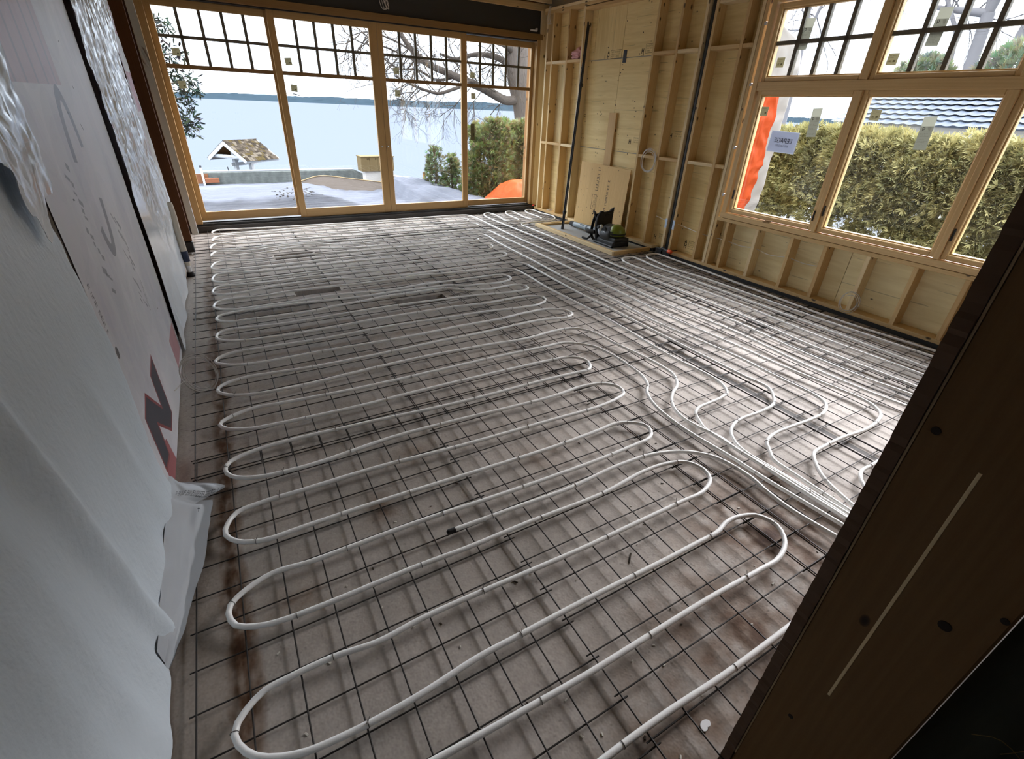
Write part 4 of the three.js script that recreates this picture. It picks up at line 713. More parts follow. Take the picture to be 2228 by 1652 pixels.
// ------------------------------------------------------------------ backpack leaf blower
{
  const b = thing('leaf_blower', 'green and black backpack leaf blower standing on the hearth pad', 'leaf blower', [4.84, 0.0245, -5.42], null, 0); b.scale.setScalar(0.9);
  const K = M.blackRubber, green = phys({ color: lin(0.15, 0.2, 0.014), roughness: 0.35, clearcoat: 0.3 }), grey = std({ color: lin(0.3, 0.36, 0.39), roughness: 0.42 });
  // fan housing: drum lying across, with a domed green engine cover
  const drum = new THREE.LatheGeometry([[0, -0.12], [0.14, -0.12], [0.165, -0.1], [0.172, 0], [0.165, 0.1], [0.14, 0.12], [0, 0.12]].map(([r, y]) => new THREE.Vector2(r, y)), 40).rotateX(Math.PI / 2);
  part('fan_housing', drum, std({ color: lin(0.03, 0.034, 0.036), roughness: 0.5 }), b, [0, 0.16, 0.02]).scale.set(1.05, 0.9, 1);
  part('base_tray', merge([box(0.34, 0.09, 0.44, 0.03).clone().translate(0, 0.055, 0.06), box(0.3, 0.05, 0.36, 0.02).clone().translate(0, 0.12, 0.1), rod(V(-0.17, 0.02, -0.2), V(-0.17, 0.02, 0.26), 0.02, 12), rod(V(0.15, 0.02, -0.2), V(0.15, 0.02, 0.26), 0.02, 12)]), std({ color: lin(0.022, 0.025, 0.026), roughness: 0.5 }), b);
  const dome = new THREE.SphereGeometry(0.15, 36, 18, 0, Math.PI * 2, 0, Math.PI * 0.55); dome.scale(0.95, 0.95, 0.92);
  part('engine_cover', dome, green, b, [0, 0.19, 0.13]);
  part('cover_band', new THREE.TorusGeometry(0.14, 0.012, 8, 40).rotateX(Math.PI / 2), K, b, [0, 0.195, 0.13]);
  const grille = []; for (let k = 0; k < 7; k++) grille.push(box(0.012, 0.085, 0.008, 0.003).clone().rotateZ(0.3).translate(-0.135, 0.2, 0.05 + k * 0.022));
  part('cooling_grille', merge(grille), K, b);
  part('starter', new THREE.CylinderGeometry(0.055, 0.06, 0.03, 28).rotateZ(Math.PI / 2), K, b, [-0.15, 0.22, -0.0]);
  part('fuel_tank', (() => { const g = new THREE.SphereGeometry(0.075, 24, 16); g.scale(0.62, 1.15, 0.75); return g; })(), std({ color: lin(0.55, 0.6, 0.64), roughness: 0.35 }), b, [-0.13, 0.21, -0.11]);
  part('fuel_cap', new THREE.CylinderGeometry(0.026, 0.028, 0.03, 20).rotateZ(1.1), K, b, [-0.17, 0.255, -0.13]);
  part('side_panel', box(0.012, 0.05, 0.06, 0.004), std({ color: lin(0.4, 0.42, 0.44), roughness: 0.4 }), b, [-0.168, 0.19, 0.02]);
  // back plate with two grip slots, harness wings and straps
  const s = new THREE.Shape();
  s.moveTo(-0.15, 0); s.lineTo(-0.16, 0.2); s.quadraticCurveTo(-0.15, 0.36, -0.09, 0.42); s.quadraticCurveTo(-0.04, 0.47, 0.0, 0.43); s.lineTo(0.12, 0.44); s.lineTo(0.2, 0.49); s.quadraticCurveTo(0.17, 0.38, 0.16, 0.3); s.lineTo(0.15, 0); s.closePath();
  for (const [x, y] of [[0.02, 0.39], [0.075, 0.395]]) { const h = new THREE.Path(); h.absellipse(x, y, 0.013, 0.024, 0, Math.PI * 2, false, -0.4); s.holes.push(h); }
  part('back_plate', new THREE.ExtrudeGeometry(s, { depth: 0.03, bevelEnabled: true, bevelSize: 0.01, bevelThickness: 0.01, bevelSegments: 2, curveSegments: 10 }).rotateX(-0.16), K, b, [0, 0.02, -0.19]);
  part('back_pad', (() => { const g = new THREE.SphereGeometry(0.1, 24, 14); g.scale(1.1, 1.7, 0.4); return g; })(), K, b, [0, 0.24, -0.23]);
  const strap = (pts) => { const c = new THREE.CatmullRomCurve3(pts), fr = 26; return grid(fr, 1, (u, v) => c.getPoint(u).add(V((v - 0.5) * 0.055, 0, 0))); };
  part('shoulder_strap', sheet(26, 2, (u, v) => new THREE.CatmullRomCurve3([V(-0.08, 0.45, -0.2), V(-0.1, 0.42, -0.3), V(-0.12, 0.25, -0.35), V(-0.13, 0.08, -0.34), V(-0.15, 0.03, -0.24)]).getPoint(u).add(V((v - 0.5) * 0.055, 0, 0)), [0, 0, 1], 0.012), K, b);
  part('shoulder_strap', sheet(26, 2, (u, v) => new THREE.CatmullRomCurve3([V(0.08, 0.44, -0.2), V(0.09, 0.4, -0.3), V(0.1, 0.24, -0.34), V(0.1, 0.06, -0.3), V(0.1, 0.03, -0.2)]).getPoint(u).add(V((v - 0.5) * 0.055, 0, 0)), [0, 0, 1], 0.012), K, b);
  part('hip_pad', merge([tube([V(-0.16, 0.16, -0.22), V(-0.2, 0.15, -0.3), V(-0.2, 0.15, -0.36)], 0.035, 14, 12), new THREE.SphereGeometry(0.036, 12, 8).translate(-0.2, 0.15, -0.36), tube([V(-0.18, 0.1, -0.28), V(-0.2, 0.03, -0.34), V(-0.21, 0.022, -0.46)], 0.016, 14, 10), new THREE.SphereGeometry(0.017, 10, 8).translate(-0.21, 0.022, -0.46)]), K, b);
  part('control_grip', merge([tube([V(-0.1, 0.28, -0.22), V(-0.13, 0.38, -0.27), V(-0.13, 0.43, -0.31)], 0.017, 12, 10), box(0.03, 0.03, 0.08, 0.008).clone().rotateX(0.4).translate(-0.13, 0.45, -0.32), rod(V(-0.13, 0.44, -0.34), V(-0.13, 0.41, -0.37), 0.007, 8)]), K, b);
  // blower tube lying on the pad, in three telescoped lengths with locking collars
  const A = V(0.12, 0.1, -0.33), B = V(0.19, 0.055, -1.28);
  const at = (t) => A.clone().lerp(B, t);
  part('flexible_hose', merge([tube([V(0.04, 0.17, 0.0), V(0.09, 0.15, -0.14), V(0.12, 0.105, -0.26), V(0.12, 0.1, -0.34)], 0.05, 24, 18), ...[0.15, 0.35, 0.55, 0.75].map((t) => new THREE.TorusGeometry(0.052, 0.006, 8, 20).translate(lerp(0.06, 0.125, t), lerp(0.165, 0.1, t), lerp(-0.05, -0.32, t)))]), K, b);
  part('blower_tube', rod(at(0), at(0.5), 0.05, 24), grey, b);
  part('blower_tube', rod(at(0.46), at(0.95), 0.046, 24), grey, b);
  part('nozzle', rod(at(0.93), at(1.08), 0.042, 24), K, b);
  for (const t of [0.12, 0.48]) part('tube_collar', rod(at(t - 0.018), at(t + 0.018), 0.057, 24), std({ color: lin(0.07, 0.085, 0.095), roughness: 0.45 }), b);
  for (const t of [0.25, 0.65]) part('tube_rib', rod(at(t).add(V(-0.035, 0.035, 0.06)), at(t + 0.12).add(V(-0.035, 0.035, 0.06)), 0.008, 8), K, b);
}
// ------------------------------------------------------------------ outside: ground, lake, far shore
M.snow = std({ color: lin(0.1, 0.108, 0.125), roughness: 0.75 });
const snowTex = dataTex(1024, 512, (u, v) => {
  const x = u * 34 - 14, z = -8.6 - v * 9.4;
  const dirt = smooth(fbm(x * 0.5 + 3, z * 0.5, 3, 4) + 0.35 * Math.exp(-(((x - 0.9) / 2.2) ** 2) - (((z + 10.4) / 1.0) ** 2)) , 0.05, 0.5) * smooth(z, -12.2, -10.9);
  let t = 1 - 0.42 * dirt;
  const peb = noise(x * 13, z * 13, 4) > 0.5 && Math.hypot((x - 1.5) / 0.5, (z + 11.3) / 0.9) < 1 ? 0.25 : 1;
  return [86 * t * peb, 89 * t * peb, 97 * t * peb];
}, true, null, THREE.ClampToEdgeWrapping);
function snowY(x, z) {
  const top = 0.17 - 0.3 * smooth(x, 1.6, 2.8) + 0.27 * smooth(x, 2.8, 3.7) * smooth(5.2, 3.7, x) - 0.42 * smooth(x, 3.9, 6.4) - 0.2 * smooth(-0.2, -3, x);
  const bank = smooth(z, -8.7, -11.9) * smooth(z, -14.6, -12.4);
  const y = -0.1 - 0.12 * smooth(z, -9.5, -8.7) * 0 - 0.42 * smooth(z, -12.6, -15) - 0.25 * smooth(x, 5, 8) + bank * (top + 0.1);
  const lump = 0.06 * fbm(x * 1.3, z * 1.3, 3) + 0.05 * ridge(x * 2.6, z * 2.6, 4) * smooth(x, 0.8, 2.4) + 0.035 * fbm(x * 6, z * 6, 6, 3) - 0.015;
  return y + lump * (0.4 + bank);
}
{
  const g = structure('ground');
  part('snow', grid(240, 110, (u, v) => { const x = lerp(-14, 20, u), z = lerp(-8.6, -18, v); return V(x, snowY(x, z), z); }), phys({ map: snowTex, roughness: 1, specularIntensity: 0.2 }), g);
  part('side_snow', grid(60, 40, (u, v) => { const x = lerp(5.41, 40, u), z = lerp(12, -8.6, v); return V(x, -0.45 + 0.05 * fbm(x * 0.8, z * 0.8, 2), z); }), M.snow, g);
  part('bank_slope', grid(60, 6, (u, v) => { const x = lerp(-14, 40, u); return V(x, lerp(-0.62, -4.2, v), lerp(-17.9, -24, v)); }), M.snow, g);
  const lake = structure('lake');
  part('ice', grid(40, 40, (u, v) => V(lerp(-1600, 3200, u), -4.1, lerp(-23.5, -1300, v * v))), phys({ color: lin(0.08, 0.092, 0.112), roughness: 1, specularIntensity: 0 }), lake);
  const shore = structure('far_shore');
  const top = (x) => 6 + 1.5 * smooth(x, 0, 200) + 5 * smooth(x, 250, 700) + 4 * smooth(x, 0, -500) + 2.2 * noise(x * 0.012, 3) + 1.1 * noise(x * 0.06, 7);
  const N = 700;
  const w = grid(N, 5, (u, v) => { const x = lerp(-1500, 3000, u), t = top(x) + 1.1 * noise(x * 0.35, 2) + 0.8 * noise(x * 0.9, 5); return V(x, lerp(-4.2, t, v) , -1180 - v * 30 + 6 * noise(x * 0.1, v * 4)); });
  part('wooded_shore', w, phys({ color: lin(0.022, 0.034, 0.044), specularIntensity: 0, roughness: 1, side: THREE.DoubleSide }), shore);
}
// dock wall with its slanting end, and scraps of timber beside it
{
  const d = thing('dock_wall', 'long low grey concrete wall behind the snow bank at the edge of the lake', 'wall', [0, 0, -17]);
  const con = phys({ color: lin(0.15, 0.165, 0.155), specularIntensity: 0.2, roughness: 0.9, map: dataTex(256, 64, (u, v) => 205 + 60 * fbm(u * 9, v * 4, 2), true) });
  part('wall', box(4.25, 0.6, 0.35, 0.02), con, d, [1.79, -0.5, -0.18]);
  const s = new THREE.Shape(); s.moveTo(3.915, -0.2); s.lineTo(4.5, -0.47); s.lineTo(4.5, -0.8); s.lineTo(3.915, -0.8); s.closePath();
  part('slanting_end', new THREE.ExtrudeGeometry(s, { depth: 0.3, bevelEnabled: false }).translate(0, 0, -0.33), con, d);
  part('snow_cap', box(4.2, 0.02, 0.3, 0.008), M.snow, d, [1.79, -0.192, -0.2]);
  const p = thing('marker_stake', 'thin pale stake at the left end of the dock wall', 'stake', [-0.34, -0.2, -16.9]);
  part('stake', box(0.05, 0.5, 0.05), M.white, p, [0, -0.1, 0]); part('dark_tip', box(0.055, 0.06, 0.055), M.membraneBlack, p, [0, 0.17, 0]);
  single('brown_plank', box(0.9, 0.26, 0.06), std({ map: lumberB, color: 0x7a5540, roughness: 0.8 }), 'brown timber plank at the left end of the dock wall', 'plank', null, [-0.66, -0.36, -17.0]);
  single('brown_plank', box(0.34, 0.12, 0.06), std({ map: lumberB, color: 0x8a5c4c, roughness: 0.8 }), 'short reddish plank leaning on the left part of the dock wall', 'plank', null, [-0.13, -0.4, -16.9]);
  single('marker_post', box(0.03, 0.12, 0.03), M.membraneBlack, 'tiny dark post on the dock wall left of the roofed shelter', 'post', null, [0.34, -0.14, -17.2], [0, 0, 0.12]);
}
// roofed shelter with wooden shingles
{
  const h = thing('roofed_shelter', 'small white post shelter with a brown shingled gable roof beside the lake', 'shelter', [0.4, 0, -18], null, 0.7);
  const L = 1.24, hw = 0.76, ry = 0.53, ey = 0.05, sl = Math.hypot(hw, ry - ey), ang = Math.atan2(ry - ey, hw), white = std({ color: lin(0.32, 0.335, 0.345), roughness: 0.6 });
  const r = rng(51), tones = [[0.018, 0.0145, 0.0105], [0.026, 0.021, 0.0155], [0.012, 0.0095, 0.007], [0.045, 0.038, 0.029], [0.024, 0.018, 0.0075]].map((c) => phys({ color: lin(...c).multiplyScalar(1.7), specularIntensity: 0.1, roughness: 0.95 }));
  for (const side of [1, -1]) {
    const f = sub('roof_slope', h); f.position.set(0, ry, 0); f.rotation.set(side * ang, side < 0 ? Math.PI : 0, 0, 'YXZ');
    if (side < 0) f.rotation.set(ang, Math.PI, 0, 'YXZ');
    part('decking', box(L, 0.02, sl, 0.003), M.oldWood, f, [side > 0 ? L / 2 : -L / 2, -0.012, sl / 2]);
    const rows = 10; const gs = [0.085, 0.1, 0.12].map((w) => box(w, 0.014, 0.15, 0.003));
    for (let j = 0; j < rows; j++) { let x = -0.02; let k = 0; while (x < L) { const w = [0.085, 0.1, 0.12][Math.floor(r() * 3)]; if (x + w > L + 0.05) break; part('shingle', gs[[0.085, 0.1, 0.12].indexOf(w)], tones[Math.floor(r() * 5)], f, [(side > 0 ? 1 : -1) * (x + w / 2), 0.012 + r() * 0.006, (j + 0.55) * (sl / rows) + r() * 0.012], [0.09, 0, 0]); x += w + 0.004; } }
    part('eave_board', box(L + 0.06, 0.07, 0.025), white, f, [side > 0 ? L / 2 : -L / 2, -0.04, sl + 0.008]);
    for (const x of [-0.02, L + 0.02]) part('barge_board', box(0.03, 0.1, sl, 0.004), white, f, [side > 0 ? x : -x, -0.045, sl / 2]);
  }
  part('tie_beam', box(0.05, 0.07, 1.3), white, h, [0.03, 0.13, 0]);
  part('tie_beam', box(0.05, 0.07, 1.3), white, h, [L - 0.05, 0.13, 0]);
  part('ceiling_board', box(L, 0.02, 1.4), std({ color: lin(0.25, 0.26, 0.28), roughness: 0.8 }), h, [L / 2, 0.08, 0]);
  for (const x of [0.26, 0.84]) { part('post', box(0.11, 1.0, 0.11, 0.006), white, h, [x, -0.22, 0]); part('brace', box(0.06, 0.3, 0.06), white, h, [x + 0.08, 0.0, 0], [0, 0, -0.6]); }
  part('cross_beam', box(1.0, 0.09, 0.06), white, h, [0.58, -0.11, 0]);
}
// things lying on and behind the snow bank
{
  const c = thing('grey_crate', 'weathered grey wooden crate standing behind the snow bank before the lake', 'crate', [4.41, 0.05, -16.2], null, 0.05);
  const gw = phys({ map: lumberB, specularIntensity: 0.2, color: 0x74716b, roughness: 0.9 });
  for (let k = 0; k < 4; k++) part('board', box(0.252, 0.4, 0.03, 0.003), gw, c, [-0.384 + k * 0.256, 0.005, 0.2]);
  for (const x of [-0.5, 0.5]) part('side_board', box(0.03, 0.4, 0.4), gw, c, [x, 0.005, 0]);
  part('lid', box(1.05, 0.025, 0.46), gw, c, [0, 0.215, 0]);
  part('stand', box(0.9, 0.5, 0.3), M.wrap, c, [0.05, -0.45, 0]);
  const s = new THREE.Shape(); s.moveTo(-0.55, 0); s.lineTo(0.55, -0.22); s.lineTo(0.55, -0.5); s.lineTo(-0.55, -0.5); s.closePath();
  single('covered_stack', new THREE.ExtrudeGeometry(s, { depth: 0.5, bevelEnabled: true, bevelSize: 0.02, bevelThickness: 0.02 }), std({ color: lin(0.2, 0.21, 0.205), roughness: 0.7 }), 'low pale covered stack sloping down to the right of the grey crate', 'stack', null, [5.1, -0.2, -15.9]);
  // long board tipped up on the snow
  const bs = new THREE.Shape(); [[1.66, 0.05], [2.1, 0.15], [2.9, 0.06], [3.66, -0.04], [4.5, -0.14], [4.4, -0.3], [3.6, -0.42], [2.5, -0.4], [1.95, -0.12]].forEach(([x, y], i) => (i ? bs.lineTo(x, y) : bs.moveTo(x, y))); bs.closePath();
  const bd = thing('tipped_board', 'long warped brown board tipped up on the snow bank', 'board', [0, 0, -12.75]);
  part('board', new THREE.ExtrudeGeometry(bs, { depth: 0.04, bevelEnabled: false }).rotateX(-0.25), phys({ color: lin(0.16, 0.135, 0.115), specularIntensity: 0.2, roughness: 0.9 }), bd);
  part('top_edge', tube([V(1.66, 0.052, 0.03), V(2.1, 0.155, 0.0), V(2.9, 0.068, 0.02), V(3.66, -0.032, 0.045), V(4.5, -0.13, 0.07)], 0.014, 40, 6), std({ color: lin(0.24, 0.17, 0.085), roughness: 0.8 }), bd);
  single('timber_beam', box(1.05, 0.13, 0.12, 0.006), M.oldWood, 'squared timber lying behind the right end of the tipped board', 'timber', null, [4.82, -0.24, -14.0], [0, 0.05, -0.03]);
  single('timber_stub', box(0.07, 0.24, 0.07, 0.004), M.oldWood, 'short upright timber stub by the small sparse cedars', 'timber', null, [5.14, -0.08, -13.9]);
  single('timber_board', box(0.55, 0.04, 0.2, 0.004), std({ map: lumberB, color: 0x9c8a76, roughness: 0.9 }), 'flat snowy board lying under the sparse cedars', 'board', null, [5.6, -0.33, -12.2], [0.05, 0.1, -0.05]);
  single('survey_stake', box(0.045, 0.42, 0.02), std({ map: lumberB, color: 0xc9a99c, roughness: 0.8 }), 'short pinkish stake in the snow close outside the glass doors', 'stake', null, [1.18, 0.12, -9.3], [0, 0, 0.06]);
  const sr = rng(21), st = new THREE.IcosahedronGeometry(0.013, 1), lumps = [];
  for (let k = 0; k < 60; k++) { const x = 1.3 + (sr() - 0.5) * 0.7, z = -11.3 + (sr() - 0.5) * 1.4, q = 0.5 + sr(); lumps.push(st.clone().scale(q * 1.3, q * 0.7, q).translate(x, snowY(x, z) + 0.006, z)); }
  stuff(single('gravel', merge(lumps), std({ color: lin(0.05, 0.045, 0.04), roughness: 0.9 }), 'dark gravel scattered on the snow bank', 'gravel'));
}
// orange tarp over a heap by the doors
single('orange_tarp', sheet(60, 36, (u, v) => { const x = lerp(4.98, 6.9, u), z = lerp(-9.45, -10.6, v), k = Math.pow(Math.sin(Math.PI * clamp(v * 0.85 + 0.12, 0, 1)), 0.5), hgt = 0.62 * smooth(x, 4.9, 5.75); return V(x + 0.03 * noise(z * 6, x * 3), -0.34 + hgt * k * 1.02 + 0.03 * ridge(x * 4, z * 5, 2) * k, z); }, [0, -1, 0], 0.004), M.tarp, 'orange tarp spread over a heap in the snow outside the right glass door', 'tarp');
// ------------------------------------------------------------------ chimney chase outside the window, wrapped
{
  const c = structure('chimney_chase');
  const zf = (y, x) => -4.3 + 0.02 * noise(x * 4, y * 3, 2) + 0.012 * ridge(x * 3, y * 7, 6);
  const right = (y) => 6.56 + 0.03 * noise(y * 3, 2) - 0.1 * smooth(y, 1.0, 0.2) + 0.06 * Math.exp(-(((y - 2.25) / 0.25) ** 2)) - 0.9 * Math.pow(smooth(y, 2.3, 2.85), 1.7);
  part('house_wrap', sheet(50, 90, (u, v) => { const y = lerp(-0.5, 2.82, v), x = lerp(5.42, right(y), u); return V(x, y, zf(y, x) - 0.03 - 0.25 * smooth(u, 0.93, 1) ** 2); }, [0, 0, -1], 0.01), std({ color: lin(0.24, 0.22, 0.195), roughness: 0.6, side: THREE.DoubleSide }), c);
  span('chase_core', [5.42, -0.5, -6.9], [6.2, 2.4, -4.62], M.ply, c);
  const t = single('orange_tarp', sheet(50, 90, (u, v) => { const y = lerp(-0.45, 1.985, v), x = lerp(5.41, 6.235 + 0.02 * noise(y * 4, 3) - 0.13 * smooth(y, 1.2, 0.2), u); return V(x, y, zf(y, x) + 0.012 + 0.02 * ridge(x * 5 + y * 2, y * 4, 8) + 0.012 * ridge(x * 11, y * 9, 3)); }, [0, 0, -1], 0.004), M.tarp, 'orange tarp hanging on the wrapped chimney wall outside the left window pane', 'tarp');
}
// ------------------------------------------------------------------ plants
function spray(seed, blades, len, wide) { // a flat fan of scale leaves
  const r = rng(seed), pos = [], nor = [], idx = [];
  for (let k = 0; k < blades; k++) {
    const a = (k / (blades - 1) - 0.5) * 2.0 + (r() - 0.5) * 0.2, L = len * (1 - Math.abs(a) * 0.28) * (0.8 + r() * 0.35), w = wide * (0.7 + r() * 0.6), c = Math.cos(a), s = Math.sin(a), b = pos.length / 3, lift = (r() - 0.5) * 0.4 * L;
    for (const [t, q, l] of [[0.0, 0.4, 0], [0.55, 1, 0.35], [1, 0.12, 0.8]]) for (const e of [-1, 1]) { pos.push(s * L * t + e * w * q * c, c * L * t - e * w * q * s, lift * l - 0.12 * L * t * t); nor.push(0, 0.3, 0.95); }
    idx.push(b, b + 1, b + 3, b, b + 3, b + 2, b + 2, b + 3, b + 5, b + 2, b + 5, b + 4);
  }
  const g = new THREE.BufferGeometry();
  g.setAttribute('position', new THREE.Float32BufferAttribute(pos, 3)); g.setIndex(idx); g.computeVertexNormals();
  return g;
}
const leafMat = phys({ color: 0xffffff, specularIntensity: 0.25, roughness: 0.85, side: THREE.DoubleSide, transmission: 0.3, thickness: 0 });
const Q = new THREE.Quaternion(), S3 = V(1, 1, 1), MX = new THREE.Matrix4(), E3 = new THREE.Euler(), COL = new THREE.Color();
// places: array of [position, outward direction, size, colour]
function foliage(name, geo, places, parent, seed, mat = leafMat) {
  const m = new THREE.InstancedMesh(geo, mat, places.length), r = rng(seed), up = V(0, 1, 0), fw = V(0, 0, 1);
  places.forEach(([p, d, size, c], i) => {
    Q.setFromUnitVectors(up, d);
    Q.multiply(new THREE.Quaternion().setFromEuler(E3.set((r() - 0.5) * 0.9, r() * 6.283, (r() - 0.5) * 0.9)));
    m.setMatrixAt(i, MX.compose(p, Q, S3.setScalar(size)));
    m.setColorAt(i, COL.setRGB(...c));
  });
  m.name = numbered(name); m.castShadow = m.receiveShadow = true; parent.add(m);
  return stuff(m);
}
const cedarSpray = spray(3, 6, 0.11, 0.008);
// the tall hedge along the right side
{
  const h = thing('cedar_hedge', 'tall yellowish green cedar hedge filling the right window panes', 'hedge', [8.6, -0.45, 0]);
  const r = rng(1001), places = [], stems = [];
  for (let z = -7.4; z < 1.2; z += 0.42) stems.push(tube([V(0.25, 0, z), V(0.3 + (r() - 0.5) * 0.2, 1.1, z + (r() - 0.5) * 0.3), V(0.3, 2.1, z + (r() - 0.5) * 0.3)], 0.03, 10, 7));
  const limbs = [];
  for (let c = 0; c < 2000; c++) {
    const z = lerp(-8.2, 2.0, r()), y = Math.pow(r(), 0.8) * 2.02, topY = 2.0 + 0.1 * fbm(z * 1.3, 2.2) * 2 + 0.06 * noise(z * 5, 8), yy = Math.min(y, topY - 0.05);
    const dens = 0.2 + 0.85 * smooth(yy, 0.5, 1.45); if (r() > dens) continue;
    const front = 0.0 + 0.16 * noise(z * 1.9, yy * 2.2, 5) + 0.3 * smooth(yy, 1.7, 2.3) + (r() < 0.35 * smooth(yy, 0.6, 1.5) + 0.05 ? r() * 0.6 : 0);
    const out = V(-0.85, lerp(-0.15, 0.75, smooth(yy, 1.2, 2.25)) + (r() - 0.5) * 0.5, (r() - 0.5) * 1.1).normalize();
    const ctr = V(front, yy, z), n = 40 + Math.floor(r() * 40), rad = 0.11 + r() * 0.12, tone = r();
    if (c % 5 === 0) limbs.push(rod(V(0.3, Math.max(0.1, yy - 0.25), z + (r() - 0.5) * 0.3), ctr, 0.006, 5));
    for (let k = 0; k < n; k++) {
      const o = V((r() - 0.5) * 2, (r() - 0.5) * 1.4, (r() - 0.5) * 2); if (o.length() > 1) o.normalize();
      const p = ctr.clone().addScaledVector(o, rad), d = out.clone().addScaledVector(o, 0.8).normalize(), t = clamp(tone * 0.6 + r() * 0.4, 0, 1);
      places.push([p, d, 0.65 + r() * 0.6, [lerp(0.13, 0.43, t), lerp(0.135, 0.38, t), lerp(0.055, 0.17, t)]]);
    }
  }
  foliage('foliage', cedarSpray, places, h, 7);
  part('trunks', merge(stems), std({ color: lin(0.09, 0.065, 0.045), roughness: 0.95 }), h).userData.kind = 'stuff';
  stuff(part('limbs', merge(limbs), std({ color: lin(0.08, 0.06, 0.04), roughness: 0.95 }), h));
}
// cedars outside the glass doors
function cedar(label, x, z, H, R, n, seed, dens, colour, tip = 0.35) {
  const t = thing('cedar', label, 'cedar', [x, -0.45, z]), r = rng(seed), places = [], limbs = [];
  part('trunk', tube([V(0, 0, 0), V(0.02, H * 0.5, 0.02), V(0, H * 0.97, 0)], 0.028, 12, 8), std({ color: lin(0.09, 0.065, 0.045), roughness: 0.95 }), t);
  for (let c = 0; c < n * 1.5; c++) {
    const y = H * (0.04 + 0.96 * r()), a = r() * 6.283, prof = R * Math.pow(1 - y / (H * 1.04), tip), rr = prof * (0.35 + 0.65 * Math.sqrt(r()));
    const ctr = V(Math.cos(a) * rr, y, Math.sin(a) * rr), out = V(Math.cos(a), 0.55, Math.sin(a)).normalize();
    limbs.push(rod(V(0, Math.max(0.02, y - rr * 0.5), 0), ctr, 0.005, 4));
    for (let k = 0; k < dens * 1.6; k++) { const o = V((r() - 0.5) * 2, (r() - 0.5) * 2, (r() - 0.5) * 2); places.push([ctr.clone().addScaledVector(o, 0.1), out.clone().addScaledVector(o, 0.6).normalize(), 0.5 + r() * 0.6, colour.map((v) => v * (0.7 + r() * 0.6))]); }
  }
  foliage('foliage', cedarSpray, places, t, seed + 1);
  stuff(part('limbs', merge(limbs), std({ color: lin(0.08, 0.06, 0.04), roughness: 0.95 }), t));
}
const G1 = [0.17, 0.185, 0.075];
cedar('dense cedar filling the lower part of the right glass door', 5.75, -11.1, 1.86, 0.62, 170, 31, 26, G1, 0.16);
cedar('dense cedar behind the orange tarp, against the right door stile', 6.75, -11.2, 1.85, 0.66, 180, 37, 26, G1, 0.16);
cedar('dense cedar growing far right behind the orange tarp, hidden in part by the door jamb', 7.8, -11.3, 1.9, 0.66, 120, 39, 22, G1, 0.2);
cedar('sparse young cedar standing left of the dense cedars', 4.72, -12.0, 1.25, 0.26, 34, 41, 9, [0.14, 0.16, 0.08], 0.7);
cedar('low sparse cedar between the young cedar and the dense cedars', 5.2, -12.1, 1.05, 0.3, 40, 43, 10, [0.16, 0.18, 0.08], 0.6);
// leafy evergreen at the left edge of the first glass door
{
  const t = thing('evergreen_tree', 'dark leafy evergreen showing at the left edge of the glass doors', 'tree', [-1.15, -0.4, -12.2]), r = rng(71), places = [];
  const leaf = (() => { const s = new THREE.Shape(); s.moveTo(0, 0); s.quadraticCurveTo(0.025, 0.04, 0, 0.1); s.quadraticCurveTo(-0.025, 0.04, 0, 0); return new THREE.ShapeGeometry(s, 4); })();
  leaf.deleteAttribute('uv');
  part('trunk', tube([V(0, 0, 0), V(0.05, 1.5, 0), V(0, 4.2, 0)], 0.09, 14, 10), std({ color: lin(0.08, 0.065, 0.05), roughness: 0.95 }), t);
  const limbs = [], ends = [[0.92, 2.05, 0], [1.08, 2.32, 0.1], [0.95, 2.75, 0], [0.86, 3.2, 0.1], [0.92, 1.72, -0.1], [0.85, 1.6, 0.05], [0.8, 2.5, -0.2], [0.5, 3.5, 0.2], [0.4, 2.2, 0.5], [0.2, 3.0, -0.5], [-0.6, 2.6, 0.3], [-0.7, 1.8, 0]];
  for (const [ex, ey, ez] of ends) {
    limbs.push(tube([V(0, ey - 0.5, 0), V(ex * 0.55, ey - 0.1, ez * 0.5), V(ex, ey, ez)], 0.014, 12, 6));
    for (let k = 0; k < 130; k++) { const p = V(ex + (r() - 0.6) * 0.42, ey + (r() - 0.6) * 0.34, ez + (r() - 0.5) * 0.4); places.push([p, V((r() - 0.3), (r() - 0.6), (r() - 0.5)).normalize(), 0.8 + r() * 0.8, [0.015 + r() * 0.02, 0.02 + r() * 0.022, 0.016 + r() * 0.012]]); }
  }
  part('limbs', merge(limbs), std({ color: lin(0.08, 0.065, 0.05), roughness: 0.95 }), t);
  foliage('foliage', leaf, places, t, 72, phys({ color: 0xffffff, specularIntensity: 0.2, roughness: 0.8, side: THREE.DoubleSide }));
}
